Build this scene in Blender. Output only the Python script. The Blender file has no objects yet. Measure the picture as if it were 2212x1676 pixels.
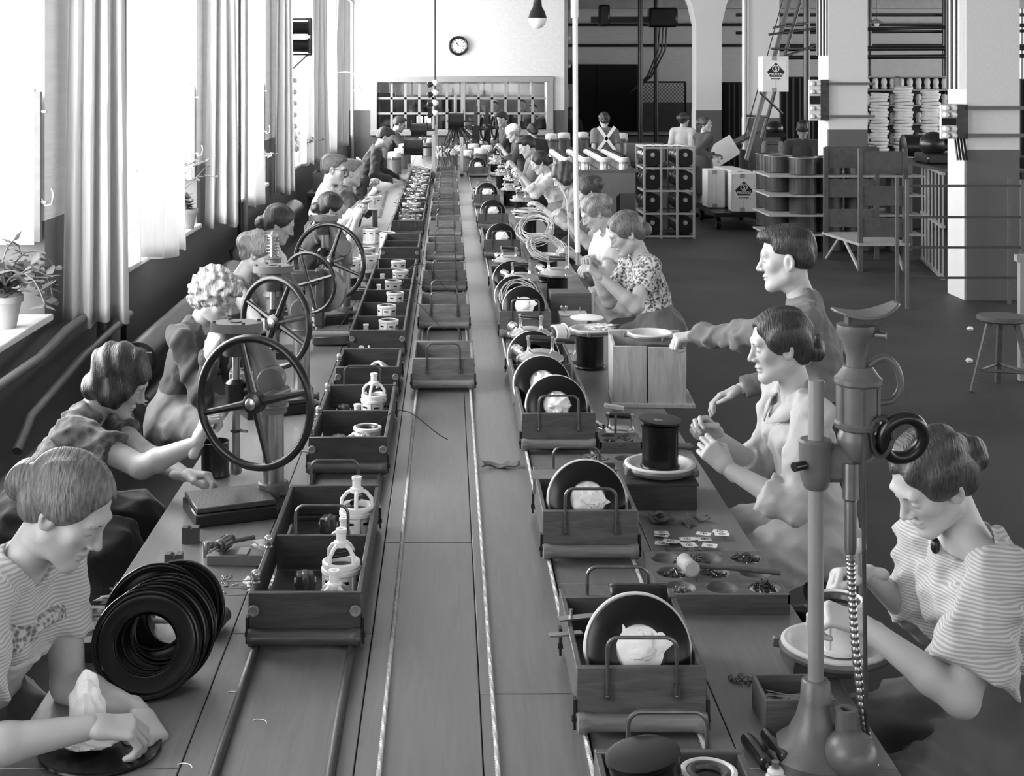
import bpy, math, random
import numpy as np
from mathutils import Vector, Matrix, Quaternion
sc = bpy.context.scene
COL = sc.collection
# ------------------------------------------------------------------ camera
# the camera stands 2.25 m above the floor in line with the bench, level, with a shifted view
FP, CX, CY, CH = 3000.0, 967.0, 160.0, 2.25
cam_d = bpy.data.cameras.new('camera'); cam = bpy.data.objects.new('camera', cam_d); COL.objects.link(cam)
cam.location = (0, 0, CH); cam.rotation_euler = (math.pi/2, 0, 0)
cam_d.sensor_width = 36.0; cam_d.lens = FP/2212*36.0
cam_d.shift_x = (1106-CX)/2212; cam_d.shift_y = -(838-CY)/2212
cam_d.clip_end = 200
sc.camera = cam
# ------------------------------------------------------------------ world, exposure
w = bpy.data.worlds.new('sky'); sc.world = w; w.use_nodes = True
w.node_tree.nodes['Background'].inputs[0].default_value = (1, 1, 1, 1)
w.node_tree.nodes['Background'].inputs[1].default_value = 1.3
vs = sc.view_settings
vs.view_transform = 'Standard'; vs.look = 'None'; vs.gamma = 1; vs.exposure = 0.22; vs.use_curve_mapping = False
def area(name, loc, rot, sx, sy, power):
    l = bpy.data.lights.new(name, 'AREA'); l.shape = 'RECTANGLE'; l.size = sx; l.size_y = sy; l.energy = power
    o = bpy.data.objects.new(name, l); COL.objects.link(o); o.location = loc; o.rotation_euler = rot
    return o
WALLX = -2.06
WIN = [(Zf-2.55, Zf) for Zf in (2.8, 7.1, 11.4, 15.7, 20.0, 24.3, 28.5)]     # left windows, near and far jamb
DAY = 370
for k, (a, b) in enumerate(WIN):
    area('window_daylight', (WALLX-0.62, (a+b)/2, 2.5), (0, -math.pi/2, 0), 3.0, b-a, DAY*(.35, .85, 1.05, 1.15, 1.15, 1.1, 1.0)[k])
for y in (-2.0, 4.0, 10.0, 16.0, 22.0, 28.0):
    area('far_side_daylight', (16.6, y, 2.6), (0, math.pi/2, 0), 2.8, 4.0, 210)
for x in (1.5, 6.5, 11.5):
    area('rear_fill', (x, -5.6, 2.7), (math.pi/2, 0, 0), 3.6, 2.6, 30)  # added fill light from behind the camera, not a known window
area('office_daylight', (.3, 33.32, 2.2), (-math.pi/2, 0, 0), 3.4, .9, 130)
# ------------------------------------------------------------------ helpers
def U(px, py, Y): return Vector(((px-CX)*Y/FP, Y, CH-(py-CY)*Y/FP))
def T(px, py, h=0.8):
    Y = FP*(CH-h)/(py-CY); return Vector(((px-CX)*Y/FP, Y, h))
RND = random.Random(7)
def rot_to(d):
    return Vector((0, 0, 1)).rotation_difference(Vector(d).normalized()).to_matrix()
class MB:
    def __init__(s): s.v = []; s.f = []
    def add(s, vs, fs):
        o = len(s.v); s.v += [tuple(x) for x in vs]; s.f += [tuple(i+o for i in f) for f in fs]; return s
    def box(s, c, d, R=None, b=0.0):
        hx, hy, hz = d[0]/2, d[1]/2, d[2]/2; c = Vector(c)
        if b <= 0:
            P = [Vector((x*hx, y*hy, z*hz)) for z in (-1, 1) for y in (-1, 1) for x in (-1, 1)]
            F = [(0,2,3,1),(4,5,7,6),(0,1,5,4),(2,6,7,3),(0,4,6,2),(1,3,7,5)]
        else:
            b = min(b, hx*.9, hy*.9, hz*.9); P = []; idx = {}
            for sx in (-1, 1):
                for sy in (-1, 1):
                    for sz in (-1, 1):
                        for k in range(3):
                            idx[sx, sy, sz, k] = len(P)
                            e = [hx-b, hy-b, hz-b]; e[k] += b
                            P.append(Vector((sx*e[0], sy*e[1], sz*e[2])))
            F = []
            def g(a, k): return idx[a[0], a[1], a[2], k]
            for k in range(3):
                i, j = (k+1) % 3, (k+2) % 3
                for q in (-1, 1):
                    quad = []
                    for (u, w_) in ((-1,-1),(1,-1),(1,1),(-1,1)):
                        a = [0, 0, 0]; a[k] = q; a[i] = u; a[j] = w_; quad.append(g(a, k))
                    F.append(tuple(quad if q > 0 else quad[::-1]))
                for u in (-1, 1):
                    for w_ in (-1, 1):
                        a = [0]*3; a[k] = -1; a[i] = u; a[j] = w_; a2 = list(a); a2[k] = 1
                        qd = (g(a, i), g(a2, i), g(a2, j), g(a, j))
                        F.append(qd if u*w_ < 0 else qd[::-1])
            for sx in (-1, 1):
                for sy in (-1, 1):
                    for sz in (-1, 1):
                        t = (idx[sx,sy,sz,0], idx[sx,sy,sz,1], idx[sx,sy,sz,2])
                        F.append(t if sx*sy*sz > 0 else t[::-1])
        if R is not None: P = [R @ p for p in P]
        return s.add([p+c for p in P], F)
    def lathe(s, prof, o=(0,0,0), d=(0,0,1), n=24, cap=True, R=None):
        M = rot_to(d) if R is None else R; o = Vector(o); P = []; F = []; m = len(prof)
        for (r, z) in prof:
            for k in range(n):
                a = 2*math.pi*k/n; P.append(o + M @ Vector((r*math.cos(a), r*math.sin(a), z)))
        for i in range(m-1):
            for k in range(n):
                k2 = (k+1) % n; F.append((i*n+k, i*n+k2, (i+1)*n+k2, (i+1)*n+k))
        if cap:
            if prof[0][0] > 1e-6: F.append(tuple(range(n))[::-1])
            if prof[-1][0] > 1e-6: F.append(tuple((m-1)*n+k for k in range(n)))
        return s.add(P, F)
    def cyl(s, a, b, r, r2=None, n=16):
        a = Vector(a); b = Vector(b); L = (b-a).length
        return s.lathe([(r, 0), (r if r2 is None else r2, L)], a, b-a, n)
    def tube(s, pts, r, n=8, closed=False, rs=None):
        pts = [Vector(p) for p in pts]; m = len(pts); P = []; F = []
        T_ = [((pts[(i+1) % m] if closed or i < m-1 else pts[i]) - (pts[i-1] if closed or i > 0 else pts[i])).normalized() for i in range(m)]
        up = Vector((0, 0, 1)) if abs(T_[0].z) < .9 else Vector((1, 0, 0))
        nrm = (up - T_[0]*up.dot(T_[0])).normalized()
        for i in range(m):
            nrm = (nrm - T_[i]*nrm.dot(T_[i])).normalized(); bi = T_[i].cross(nrm)
            rr = rs[i] if rs else r
            for k in range(n):
                a = 2*math.pi*k/n; P.append(pts[i] + (nrm*math.cos(a)+bi*math.sin(a))*rr)
        for i in range(m if closed else m-1):
            j = (i+1) % m
            for k in range(n):
                k2 = (k+1) % n; F.append((i*n+k, i*n+k2, j*n+k2, j*n+k))
        if not closed: F += [tuple(range(n))[::-1], tuple((m-1)*n+k for k in range(n))]
        return s.add(P, F)
    def torus(s, c, d, Rr, r, n=32, m=8, fl=1.0):
        M = rot_to(d); c = Vector(c); P = []; F = []
        for i in range(n):
            a = 2*math.pi*i/n
            for k in range(m):
                b = 2*math.pi*k/m; q = Rr+r*math.cos(b)
                P.append(c + M @ Vector((q*math.cos(a), q*math.sin(a), r*fl*math.sin(b))))
        for i in range(n):
            for k in range(m):
                i2, k2 = (i+1) % n, (k+1) % m; F.append((i*m+k, i2*m+k, i2*m+k2, i*m+k2))
        return s.add(P, F)
    def ell(s, c, r, R=None, n=14, m=8, fn=None):
        c = Vector(c); P = []; F = []
        for i in range(1, m):
            t = math.pi*i/m
            for k in range(n):
                a = 2*math.pi*k/n; u = Vector((math.sin(t)*math.cos(a), math.sin(t)*math.sin(a), math.cos(t)))
                if fn: u = u*fn(u)
                P.append(Vector((u.x*r[0], u.y*r[1], u.z*r[2])))
        t1 = fn(Vector((0,0,1))) if fn else 1; t2 = fn(Vector((0,0,-1))) if fn else 1
        P += [Vector((0, 0, r[2]*t1)), Vector((0, 0, -r[2]*t2))]; N = len(P)
        for i in range(m-2):
            for k in range(n):
                k2 = (k+1) % n; F.append((i*n+k, (i+1)*n+k, (i+1)*n+k2, i*n+k2))
        for k in range(n):
            k2 = (k+1) % n; F.append((N-2, k, k2)); F.append((N-1, (m-2)*n+k2, (m-2)*n+k))
        if R is not None: P = [R @ p for p in P]
        return s.add([p+c for p in P], F)
    def prism(s, out, t, o=(0,0,0), R=None):       # outline in local XY, thickness along Z
        n = len(out); P = [Vector((x, y, -t/2)) for x, y in out]+[Vector((x, y, t/2)) for x, y in out]
        if R is not None: P = [R @ p for p in P]
        F = [tuple(range(n))[::-1], tuple(range(n, 2*n))]+[(k, (k+1) % n, n+(k+1) % n, n+k) for k in range(n)]
        return s.add([p+Vector(o) for p in P], F)
    def grid(s, fn, nu, nv, thick=0):
        P = [fn(i/nu, j/nv) for j in range(nv+1) for i in range(nu+1)]
        F = [(j*(nu+1)+i, j*(nu+1)+i+1, (j+1)*(nu+1)+i+1, (j+1)*(nu+1)+i) for j in range(nv) for i in range(nu)]
        return s.add(P, F)
    def data(s, name, smooth=True, ang=38):
        me = bpy.data.meshes.new(name); me.from_pydata(s.v, [], s.f); me.update()
        if smooth:
            me.shade_smooth()
            try: me.set_sharp_from_angle(angle=math.radians(ang))
            except Exception: pass
        return me
def mesh_np(name, V, Q):
    me = bpy.data.meshes.new(name); n = len(Q)
    me.vertices.add(len(V)); me.vertices.foreach_set('co', np.asarray(V, np.float32).ravel())
    me.loops.add(n*4); me.loops.foreach_set('vertex_index', np.asarray(Q, np.int32).ravel())
    me.polygons.add(n); me.polygons.foreach_set('loop_start', np.arange(0, n*4, 4, dtype=np.int32))
    me.update(calc_edges=True); me.shade_smooth(); return me
def part(name, mb, m, parent=None, label=None, loc=None, rot=None):
    me = mb.data(name) if isinstance(mb, MB) else mb
    if m is not None and not me.materials: me.materials.append(m)
    o = bpy.data.objects.new(name, me); COL.objects.link(o)
    if parent: o.parent = parent
    if label: o['label'] = label
    if loc is not None: o.location = loc
    if rot is not None: o.rotation_euler = rot
    return o
def tag(o, label, cat, group=None):
    o['label'] = label; o['category'] = cat
    if group: o['group'] = group
    return o
def thing(name, label, cat, loc=(0,0,0), rz=0, group=None, rot=None):
    o = bpy.data.objects.new(name, None); o.empty_display_size = .05; COL.objects.link(o); o.location = loc
    o.rotation_euler = rot if rot else (0, 0, rz); return tag(o, label, cat, group)
def struct(name, mb, m, parent=None):
    o = part(name, mb, m, parent)
    if not parent: o['kind'] = 'structure'
    return o
def dup(root, loc=None, rz=None, label=None, group=None, rot=None, scale=None):
    r = root.copy(); COL.objects.link(r)
    if loc is not None: r.location = loc
    if rz is not None: r.rotation_euler = (0, 0, rz)
    if rot is not None: r.rotation_euler = rot
    if scale: r.scale = (scale,)*3
    if label: r['label'] = label
    if group: r['group'] = group
    for ch in list(root.children):
        c = ch.copy(); COL.objects.link(c); c.parent = r
        for g in list(ch.children):
            d = g.copy(); COL.objects.link(d); d.parent = c
    return r
class Proto:      # the first use moves the thing itself, later uses copy it
    def __init__(s, fn): s.fn = fn; s.o = None
    def __call__(s, loc, rz=0, label=None, group=None, rot=None, scale=None):
        if s.o is None:
            s.o = s.fn(); o = s.o; o.location = loc; o.rotation_euler = rot if rot else (0, 0, rz)
            if scale: o.scale = (scale,)*3
            if label: o['label'] = label
            if group: o['group'] = group
            return o
        o = dup(s.o, loc, rz, label, None, rot)
        if 'group' in o and not group: del o['group']
        if group: o['group'] = group
        o.scale = (scale or 1,)*3
        return o
# ------------------------------------------------------------------ materials (the photograph is black and white: greys only)
MATS = {}
def mat(name, v, rough=.6, metal=0.0, var=.15, scale=8.0, bump=.0, bscale=60.0, stretch=(1,1,1), kind='noise', spec=.5, trans=0, sheen=0, coord='Object'):
    if name in MATS: return MATS[name]
    m = bpy.data.materials.new(name); m.use_nodes = True; nt = m.node_tree; N = nt.nodes; L = nt.links
    b = N['Principled BSDF']; b.inputs['Roughness'].default_value = rough; b.inputs['Metallic'].default_value = metal
    b.inputs['Specular IOR Level'].default_value = spec
    if sheen: b.inputs['Sheen Weight'].default_value = sheen
    tc = N.new('ShaderNodeTexCoord'); mp = N.new('ShaderNodeMapping'); L.new(tc.outputs[coord], mp.inputs[0]); mp.inputs['Scale'].default_value = stretch
    if kind == 'wood':
        t = N.new('ShaderNodeTexNoise'); t.inputs['Scale'].default_value = scale; t.inputs['Detail'].default_value = 6; t.inputs['Distortion'].default_value = 1.2
    elif kind == 'wave':
        t = N.new('ShaderNodeTexWave'); t.inputs['Scale'].default_value = scale; t.inputs['Distortion'].default_value = .6; t.inputs['Detail'].default_value = 1; t.bands_direction = 'Z'
    elif kind == 'voronoi':
        t = N.new('ShaderNodeTexVoronoi'); t.inputs['Scale'].default_value = scale
    elif kind == 'brick':
        t = N.new('ShaderNodeTexBrick'); t.inputs['Scale'].default_value = scale
        t.inputs['Color1'].default_value = (1,1,1,1); t.inputs['Color2'].default_value = (.8,.8,.8,1); t.inputs['Mortar'].default_value = (0,0,0,1)
    else:
        t = N.new('ShaderNodeTexNoise'); t.inputs['Scale'].default_value = scale; t.inputs['Detail'].default_value = 5
    L.new(mp.outputs[0], t.inputs['Vector'])
    r = N.new('ShaderNodeValToRGB'); out = t.outputs[0] if kind != 'voronoi' else t.outputs['Distance']
    if kind == 'brick': out = t.outputs['Color']
    L.new(out, r.inputs[0])
    lo, hi = max(0, v*(1-var)), min(1, v*(1+var))
    r.color_ramp.elements[0].position = .3 if kind not in ('brick',) else 0; r.color_ramp.elements[1].position = .7 if kind not in ('brick',) else 1
    r.color_ramp.elements[0].color = (lo, lo, lo, 1); r.color_ramp.elements[1].color = (hi, hi, hi, 1)
    L.new(r.outputs[0], b.inputs['Base Color'])
    if bump:
        n2 = N.new('ShaderNodeTexNoise'); n2.inputs['Scale'].default_value = bscale; n2.inputs['Detail'].default_value = 4; L.new(mp.outputs[0], n2.inputs['Vector'])
        bp = N.new('ShaderNodeBump'); bp.inputs['Strength'].default_value = bump; bp.inputs['Distance'].default_value = .01
        L.new((t.outputs[0] if kind in ('wave', 'wood') else n2.outputs[0]), bp.inputs['Height']); L.new(bp.outputs[0], b.inputs['Normal'])
    if trans:
        tr = N.new('ShaderNodeBsdfTranslucent'); L.new(r.outputs[0], tr.inputs[0]); mx = N.new('ShaderNodeMixShader'); mx.inputs[0].default_value = trans
        L.new(b.outputs[0], mx.inputs[1]); L.new(tr.outputs[0], mx.inputs[2]); L.new(mx.outputs[0], N['Material Output'].inputs[0])
    MATS[name] = m; return m
def glass(name, refl=.12, tint=.9):
    if name in MATS: return MATS[name]
    m = bpy.data.materials.new(name); m.use_nodes = True; nt = m.node_tree; N = nt.nodes; N.remove(N['Principled BSDF'])
    t = N.new('ShaderNodeBsdfTransparent'); t.inputs[0].default_value = (tint, tint, tint, 1); g = N.new('ShaderNodeBsdfGlossy'); g.inputs['Roughness'].default_value = .03
    mx = N.new('ShaderNodeMixShader'); mx.inputs[0].default_value = refl
    nt.links.new(t.outputs[0], mx.inputs[1]); nt.links.new(g.outputs[0], mx.inputs[2]); nt.links.new(mx.outputs[0], N['Material Output'].inputs[0])
    MATS[name] = m; return m
M_PLAS = mat('plaster_white', .7, .85, var=.06, scale=3, bump=.25, bscale=9, coord='Generated', stretch=(20, 20, 20))
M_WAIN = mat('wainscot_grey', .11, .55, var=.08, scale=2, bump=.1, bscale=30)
M_FLOOR = mat('floor_concrete', .034, .6, var=.3, scale=1.3, bump=.15, bscale=40)
M_CEIL = mat('ceiling_paint', .45, .9, var=.1)
M_TABLE = mat('table_wood', .145, .3, var=.12, scale=9, kind='wood', stretch=(6, .35, 6), bump=.03, coord='Object')
M_WOODD = mat('tray_wood_dark', .04, .42, var=.35, scale=14, kind='wood', stretch=(.6, 4, 4), bump=.08)
M_WOODM = mat('box_wood_mid', .085, .48, var=.3, scale=14, kind='wood', stretch=(.6, 4, 5), bump=.08)
M_WOODL = mat('wood_pale', .36, .55, var=.18, scale=10, kind='wood', stretch=(5, 5, .6), bump=.06)
M_ROLL = mat('roller_wood', .17, .35, var=.25, scale=12, kind='wood', stretch=(.5, 6, 6))
M_IRON = mat('painted_iron_black', .012, .28, var=.2, scale=30, bump=.04, bscale=80)
M_CAST = mat('cast_iron_grey', .055, .38, metal=.25, var=.25, scale=25, bump=.12, bscale=120)
M_CASTL = mat('grey_machine_paint', .12, .4, metal=.1, var=.12, scale=20, bump=.06, bscale=120)
M_STEEL = mat('bright_steel', .36, .3, metal=.9, var=.12, scale=20)
M_ALU = mat('polished_aluminium', .62, .22, metal=.85, var=.08, scale=6)
M_ROD = mat('bent_rod_steel', .13, .3, metal=.7, var=.2, scale=40)
M_WHITE = mat('white_enamel', .75, .4, var=.05, scale=12)
M_BLACK = mat('black_lacquer', .006, .24, var=.1, spec=.3)
M_BAKE = mat('black_bakelite', .012, .15, var=.1, spec=.6)
M_CLOTH = mat('white_cotton', .82, .9, var=.05, scale=6, bump=.1, bscale=90)
M_ROPE = mat('steel_rope', .45, .5, metal=.2, var=.2, scale=50)
M_CABLE = mat('cable_grey', .5, .5, var=.1, scale=30)
M_WIRE = mat('thin_dark_wire', .03, .5, var=.1)
M_COPPER = mat('winding_dark', .09, .4, metal=.4, var=.3, scale=80)
M_CURT = mat('curtain_linen', .8, .9, var=.04, scale=30, trans=.28, stretch=(1, 1, .1))
M_FRAME = mat('grey_joinery', .3, .5, var=.06, scale=5)
M_GLASS = glass('window_glass', .06, .96)
M_GLASSD = glass('office_glass', .1, .85)
M_LEAF = mat('leaf', .15, .5, var=.3, scale=5, trans=.3)
M_POT = mat('clay_pot', .33, .8, var=.1)
M_PAPER = mat('paper', .75, .8, var=.05)
M_INK = mat('printed_black', .015, .7, var=.05)
M_LEATH = mat('leather_scrap', .09, .6, var=.4, scale=20)
M_TIN = mat('drum_lacquer', .045, .22, var=.2, scale=6, spec=.7)
M_CARD = mat('carton_white', .7, .75, var=.05, scale=4)
M_MESH = mat('wire_mesh_dark', .04, .6, var=.2)
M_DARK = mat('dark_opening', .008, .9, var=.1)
# ================================================================== the room
H_CEIL = 4.25; YB = 28.8; YF = 37.0; XR = 16.0; YN = -5.0
struct('floor', MB().box(((WALLX+XR)/2-.5, (YN+YF)/2, -.05), (XR-WALLX+2, YF-YN+2, .1)), M_FLOOR)
struct('ceiling', MB().box(((WALLX+XR)/2-.5, (YN+YF)/2, H_CEIL+.1), (XR-WALLX+2, YF-YN+2, .2)), M_CEIL)
WH = 1.5; TH = .5
# left wall: wainscot below, plaster above, deep window openings between piers
wl = MB(); wp = MB(); edges = [YN]
for a, b in WIN: edges += [a, b]
edges.append(YF)
xw = WALLX-TH/2
for i in range(0, len(edges), 2):
    a, b = edges[i], edges[i+1]
    if b-a > .01:
        wl.box((xw, (a+b)/2, WH/2), (TH, b-a, WH)); wp.box((xw, (a+b)/2, (WH+H_CEIL)/2), (TH, b-a, H_CEIL-WH))
for a, b in WIN:
    wl.box((xw, (a+b)/2, .5), (TH, b-a, 1.0)); wp.box((xw, (a+b)/2, 4.1), (TH, b-a, H_CEIL-3.95))
wl_o = struct('wall_left', wl, M_WAIN); struct('wall_left_plaster', wp, M_PLAS, wl_o)
for i, (a, b) in enumerate(WIN):
    fr = MB(); x = WALLX-TH+.05
    for z in (1.03, 3.92): fr.box((x, (a+b)/2, z), (.06, b-a, .06))
    for y in (a+.03, b-.03): fr.box((x, y, 2.475), (.06, .06, 2.95))
    wo = struct('window_%d' % (i+1), fr, M_WHITE)
    for (ya, yb) in ((a+.05, (a+b)/2), ((a+b)/2, b-.05)):
        for (z0, z1) in ((1.06, 2.6), (2.6, 3.9)): struct('pane', MB().box((x, (ya+yb)/2, (z0+z1)/2), (.004, yb-ya-.002, z1-z0-.002)), M_GLASS, wo)
    struct('sill', MB().box((WALLX-.19, (a+b)/2, 1.005), (.46, b-a+.04, .035), b=.006), M_WHITE, wo)
    # open casement swung into the room, with stay hooks
    if i in (1, 2, 3):
        ce = thing('casement_leaf', ['', 'pale casement leaf folded open against the jamb above the trailing plant', 'casement leaf folded open above the bushy pot plant', 'narrow casement leaf folded open above the leafy sill plant'][i], 'window leaf', (WALLX-.5, b-.05, 1.4))
        Hc, Wc = .76, .48
        for x_ in (0, Wc): part('casement_stile', MB().box((x_, 0, Hc/2), (.03, .035, Hc)), M_CASTL if x_ else M_FRAME, ce)
        for z in (0, Hc): part('casement_rail', MB().box((Wc/2, 0, z), (Wc-.03, .03, .03)), M_FRAME, ce)
        part('casement_bar', MB().box((Wc/2, -.008, Hc*.45), (Wc-.03, .012, .012)), M_FRAME, ce)
        part('pane', MB().box((Wc/2, .004, Hc/2), (Wc-.03, .006, Hc-.03)), mat('frosted_pane', .26, .5, var=.04), ce)
        for z in (.2, .66): part('hinge_pin', MB().cyl((Wc+.015, 0, z), (Wc+.045, 0, z), .009, n=8), M_FRAME, ce)
        part('stay_hook', MB().tube([(Wc+.015, 0, .22), (Wc+.04, 0, .18), (Wc+.07, 0, .19), (Wc+.08, 0, .24), (Wc+.07, 0, .27)], .006, 6), M_FRAME, ce)
# back wall with the big glazed office window
yb = YB+.15
bx0, bx1, bz0, bz1 = -1.6, 2.19, .98, 2.2
bw = MB(); bp = MB()
def bwall(x0, x1, z0, z1):
    if z1 <= WH: bw.box(((x0+x1)/2, yb, (z0+z1)/2), (x1-x0, .3, z1-z0))
    elif z0 >= WH: bp.box(((x0+x1)/2, yb, (z0+z1)/2), (x1-x0, .3, z1-z0))
    else: bwall(x0, x1, z0, WH); bwall(x0, x1, WH, z1)
bwall(WALLX-.5, bx0, 0, H_CEIL); bwall(bx1, 2.42, 0, H_CEIL); bwall(bx0, bx1, 0, bz0); bwall(bx0, bx1, bz1, H_CEIL)
wo = struct('wall_back', bw, M_WAIN); struct('wall_back_plaster', bp, M_PLAS, wo)
fr = MB(); yf = YB-.02
for x in (bx0+.07, bx1-.07): fr.box((x, yf, (bz0+bz1)/2), (.14, .1, bz1-bz0), b=.01)
fr.box(((bx0+bx1)/2, yf, bz1-.058), (bx1-bx0+.01, .115, .12), b=.01); fr.box(((bx0+bx1)/2, yf, bz0+.058), (bx1-bx0+.01, .13, .12), b=.01)
ow = struct('window_8', fr, M_FRAME)
gx0, gx1, gz0, gz1 = bx0+.15, bx1-.15, bz0+.14, bz1-.14
mid = (gx0+gx1)/2+.02
struct('mullion', MB().box((mid, yf+.03, (gz0+gz1)/2), (.09, .05, gz1-gz0)), M_FRAME, ow)
for (xa, xb) in ((gx0, mid-.045), (mid+.045, gx1)):
    wd = (xb-xa)/6; hh = (gz1-gz0)/3
    for k in range(1, 6): struct('muntin', MB().box((xa+wd*k, yf+.03, (gz0+gz1)/2), (.05, .03, gz1-gz0)), M_FRAME, ow)
    for q in (1, 2): struct('muntin', MB().box(((xa+xb)/2, yf+.03, gz0+hh*q), (xb-xa, .03, .045)), M_FRAME, ow)
    for k in range(6):
        for q in range(3):
            struct('pane', MB().box((xa+wd*(k+.5), yf+.05, gz0+hh*(q+.5)), (wd-.03, .006, hh-.03)), M_GLASSD, ow)
# office behind the glass
ofw = mat('office_wall', .3, .9, var=.35, scale=1.2)
w10 = struct('window_10', MB().box((.3, 33.28, 1.74), (3.5, .05, .05)).box((.3, 33.28, 2.66), (3.5, .05, .05)), M_FRAME)
for k in range(7): struct('muntin', MB().box((-1.42+.573*k, 33.28, 2.2), (.05, .04, .87)), M_FRAME, w10)
struct('wall_office', MB().box((0, 33.5, 1.6), (5.0, .1, 3.2)), ofw)
for k, (px, wdt, z, h) in enumerate(((-1.3, .5, 1.6, .5), (-.55, .3, 1.5, .6), (.1, .5, 1.55, .5))):
    tag(part('office_cabinet', MB().box((px*1.15, 33.2, z/2+.1), (wdt, .35, z+.2), b=.01), M_DARK), 'dark cabinet standing behind the office glass', 'cabinet', 'cabinets behind the office glass')
for k, xx in enumerate((-1.55, .15, 1.2)):
    tag(part('notice_sheet', MB().box((-.58+.17*k if k < 2 else -.42, YB-.0, 1.31), (.13, .006, .14)), M_PAPER), 'white notice sheet stuck to a lower office pane', 'paper', 'notices on the office glass') if k < 2 else None
# farther wall of the right-hand hall
fw = MB(); fp = MB()
fw.box(((2.4+XR)/2, YF, WH/2), (XR-2.4+3, .3, WH)); fp.box(((2.4+14.6)/2, YF, (WH+H_CEIL)/2), (12.2, .3, H_CEIL-WH)); fp.box((16.4, YF, (WH+H_CEIL)/2), (1.0, .3, H_CEIL-WH))
fo = struct('wall_far', fw, M_WAIN); struct('wall_far_plaster', fp, M_PLAS, fo)
struct('wall_recess', MB().box((2.42, (YB+YF)/2+.2, H_CEIL/2), (.2, YF-YB-.2, H_CEIL)), M_PLAS)
rw = MB(); rw.box((XR+.9, 16, .75), (.3, 44, 1.5)); rw.box((XR+.9, 16, 4.1), (.3, 44, .4)); struct('wall_right', rw, M_WAIN)
rr = MB(); rr.box((8, YN-1.0, .6), (22, .3, 1.2)); struct('wall_rear', rr, M_WAIN)
# columns with a dark lower band, each a thing of the structure
for k, yc in enumerate((13.8, 18.8, 23.8, 28.8)):
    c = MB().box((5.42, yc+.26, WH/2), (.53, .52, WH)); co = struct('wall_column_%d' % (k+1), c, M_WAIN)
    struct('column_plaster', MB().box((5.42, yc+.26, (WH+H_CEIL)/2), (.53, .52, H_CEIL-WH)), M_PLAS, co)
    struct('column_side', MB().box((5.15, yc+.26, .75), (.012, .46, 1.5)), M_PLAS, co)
    if k == 3:
        struct('capital', MB().prism([(-.27, 3.3), (.27, 3.3), (.36, 3.7), (.62, 4.24), (-.62, 4.24), (-.36, 3.7)], .56, (5.42, yc+.26, 0), Matrix.Rotation(math.pi/2, 3, 'X')), M_PLAS, co)
# ceiling beams
for k, yc in enumerate((13.8, 18.8, 23.8, 28.8, 33.6)):
    struct('trim_%d' % (k+1), MB().box((9.6, yc+.26, 4.1), (14.4, .4, .5)), M_CEIL)
# ---- things on the walls
ck = thing('wall_clock', 'round wall clock with dark rim above the office window', 'clock', U(990, 99, YB-.02))
RX = Matrix.Rotation(math.pi/2, 3, 'X')
part('rim', MB().lathe([(.12, .0), (.2, .0), (.205, .05), (.18, .075), (.15, .06), (.148, .03)], (0,0,0), (0,-1,0), 40, False), M_IRON, ck)
part('dial', MB().lathe([(.152, .02), (.152, .035)], (0,0,0), (0,-1,0), 40), M_PAPER, ck)
for h in range(12):
    a = math.pi/6*h; part('numeral', MB().box((.125*math.sin(a), -.037, .125*math.cos(a)), (.012, .003, .028), Matrix.Rotation(a, 3, 'Y')), M_INK, ck)
for a, L, wd in ((math.radians(-32), .085, .013), (math.radians(97), .125, .009)):
    part('hand', MB().box((L/2*math.sin(a), -.042, L/2*math.cos(a)), (wd, .003, L), Matrix.Rotation(a, 3, 'Y')), M_INK, ck)
# pendant globe lamp
lp = thing('pendant_lamp', 'black necked pendant lamp with half white glass globe', 'lamp', U(1161, 62, 16.5))
part('lamp_housing', MB().lathe([(.1, .13), (.112, .125), (.09, .2), (.055, .26), (.045, .36), (.05, .42), (.03, .6), (.012, 1.5)], (0,0,0), (0,0,1), 28, False), M_IRON, lp)
part('globe', MB().lathe([(.002, 0), (.05, .012), (.09, .05), (.108, .1), (.11, .13)], (0,0,0), (0,0,1), 28, False), M_WHITE, lp)
# small pendant lamps in the far hall
def small_lamp():
    t = thing('enamel_lamp', 'x', 'lamp')
    part('shade', MB().lathe([(.03, .12), (.05, .1), (.16, .04), (.17, .03)], n=20, cap=False), M_FRAME, t); part('bulb', MB().ell((0, 0, .02), (.055, .055, .07)), M_WHITE, t)
    part('cord', MB().cyl((0, 0, .1), (0, 0, 2.0), .006, n=6), M_WIRE, t); part('counterweight', MB().ell((0, 0, .62), (.03, .03, .06)), M_WHITE, t); return t
SL = Proto(small_lamp)
SL(U(1229, 142, 31), label='flat enamel lamp on a cord in front of the dark recess', group=None)
SL(U(1893, 54, 27), label='small bulb lamp under the pipes beyond the second column')
# bracket lamp on the left wall near the back corner
bl = thing('bracket_lamp', 'small white gooseneck lamp on the left wall by the back corner', 'lamp', (WALLX+.02, 24.8, 2.27))
part('arm', MB().tube([(0,0,0), (.2,0,.02), (.34,0,0), (.42,0,-.1), (.43,0,-.2)], .013, 8), M_WHITE, bl)
part('lamp_shade', MB().lathe([(.02, .0), (.03, -.03), (.05, -.1), (.09, -.14)], (.43,0,-.18), n=16, cap=False), M_WHITE, bl)
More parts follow.
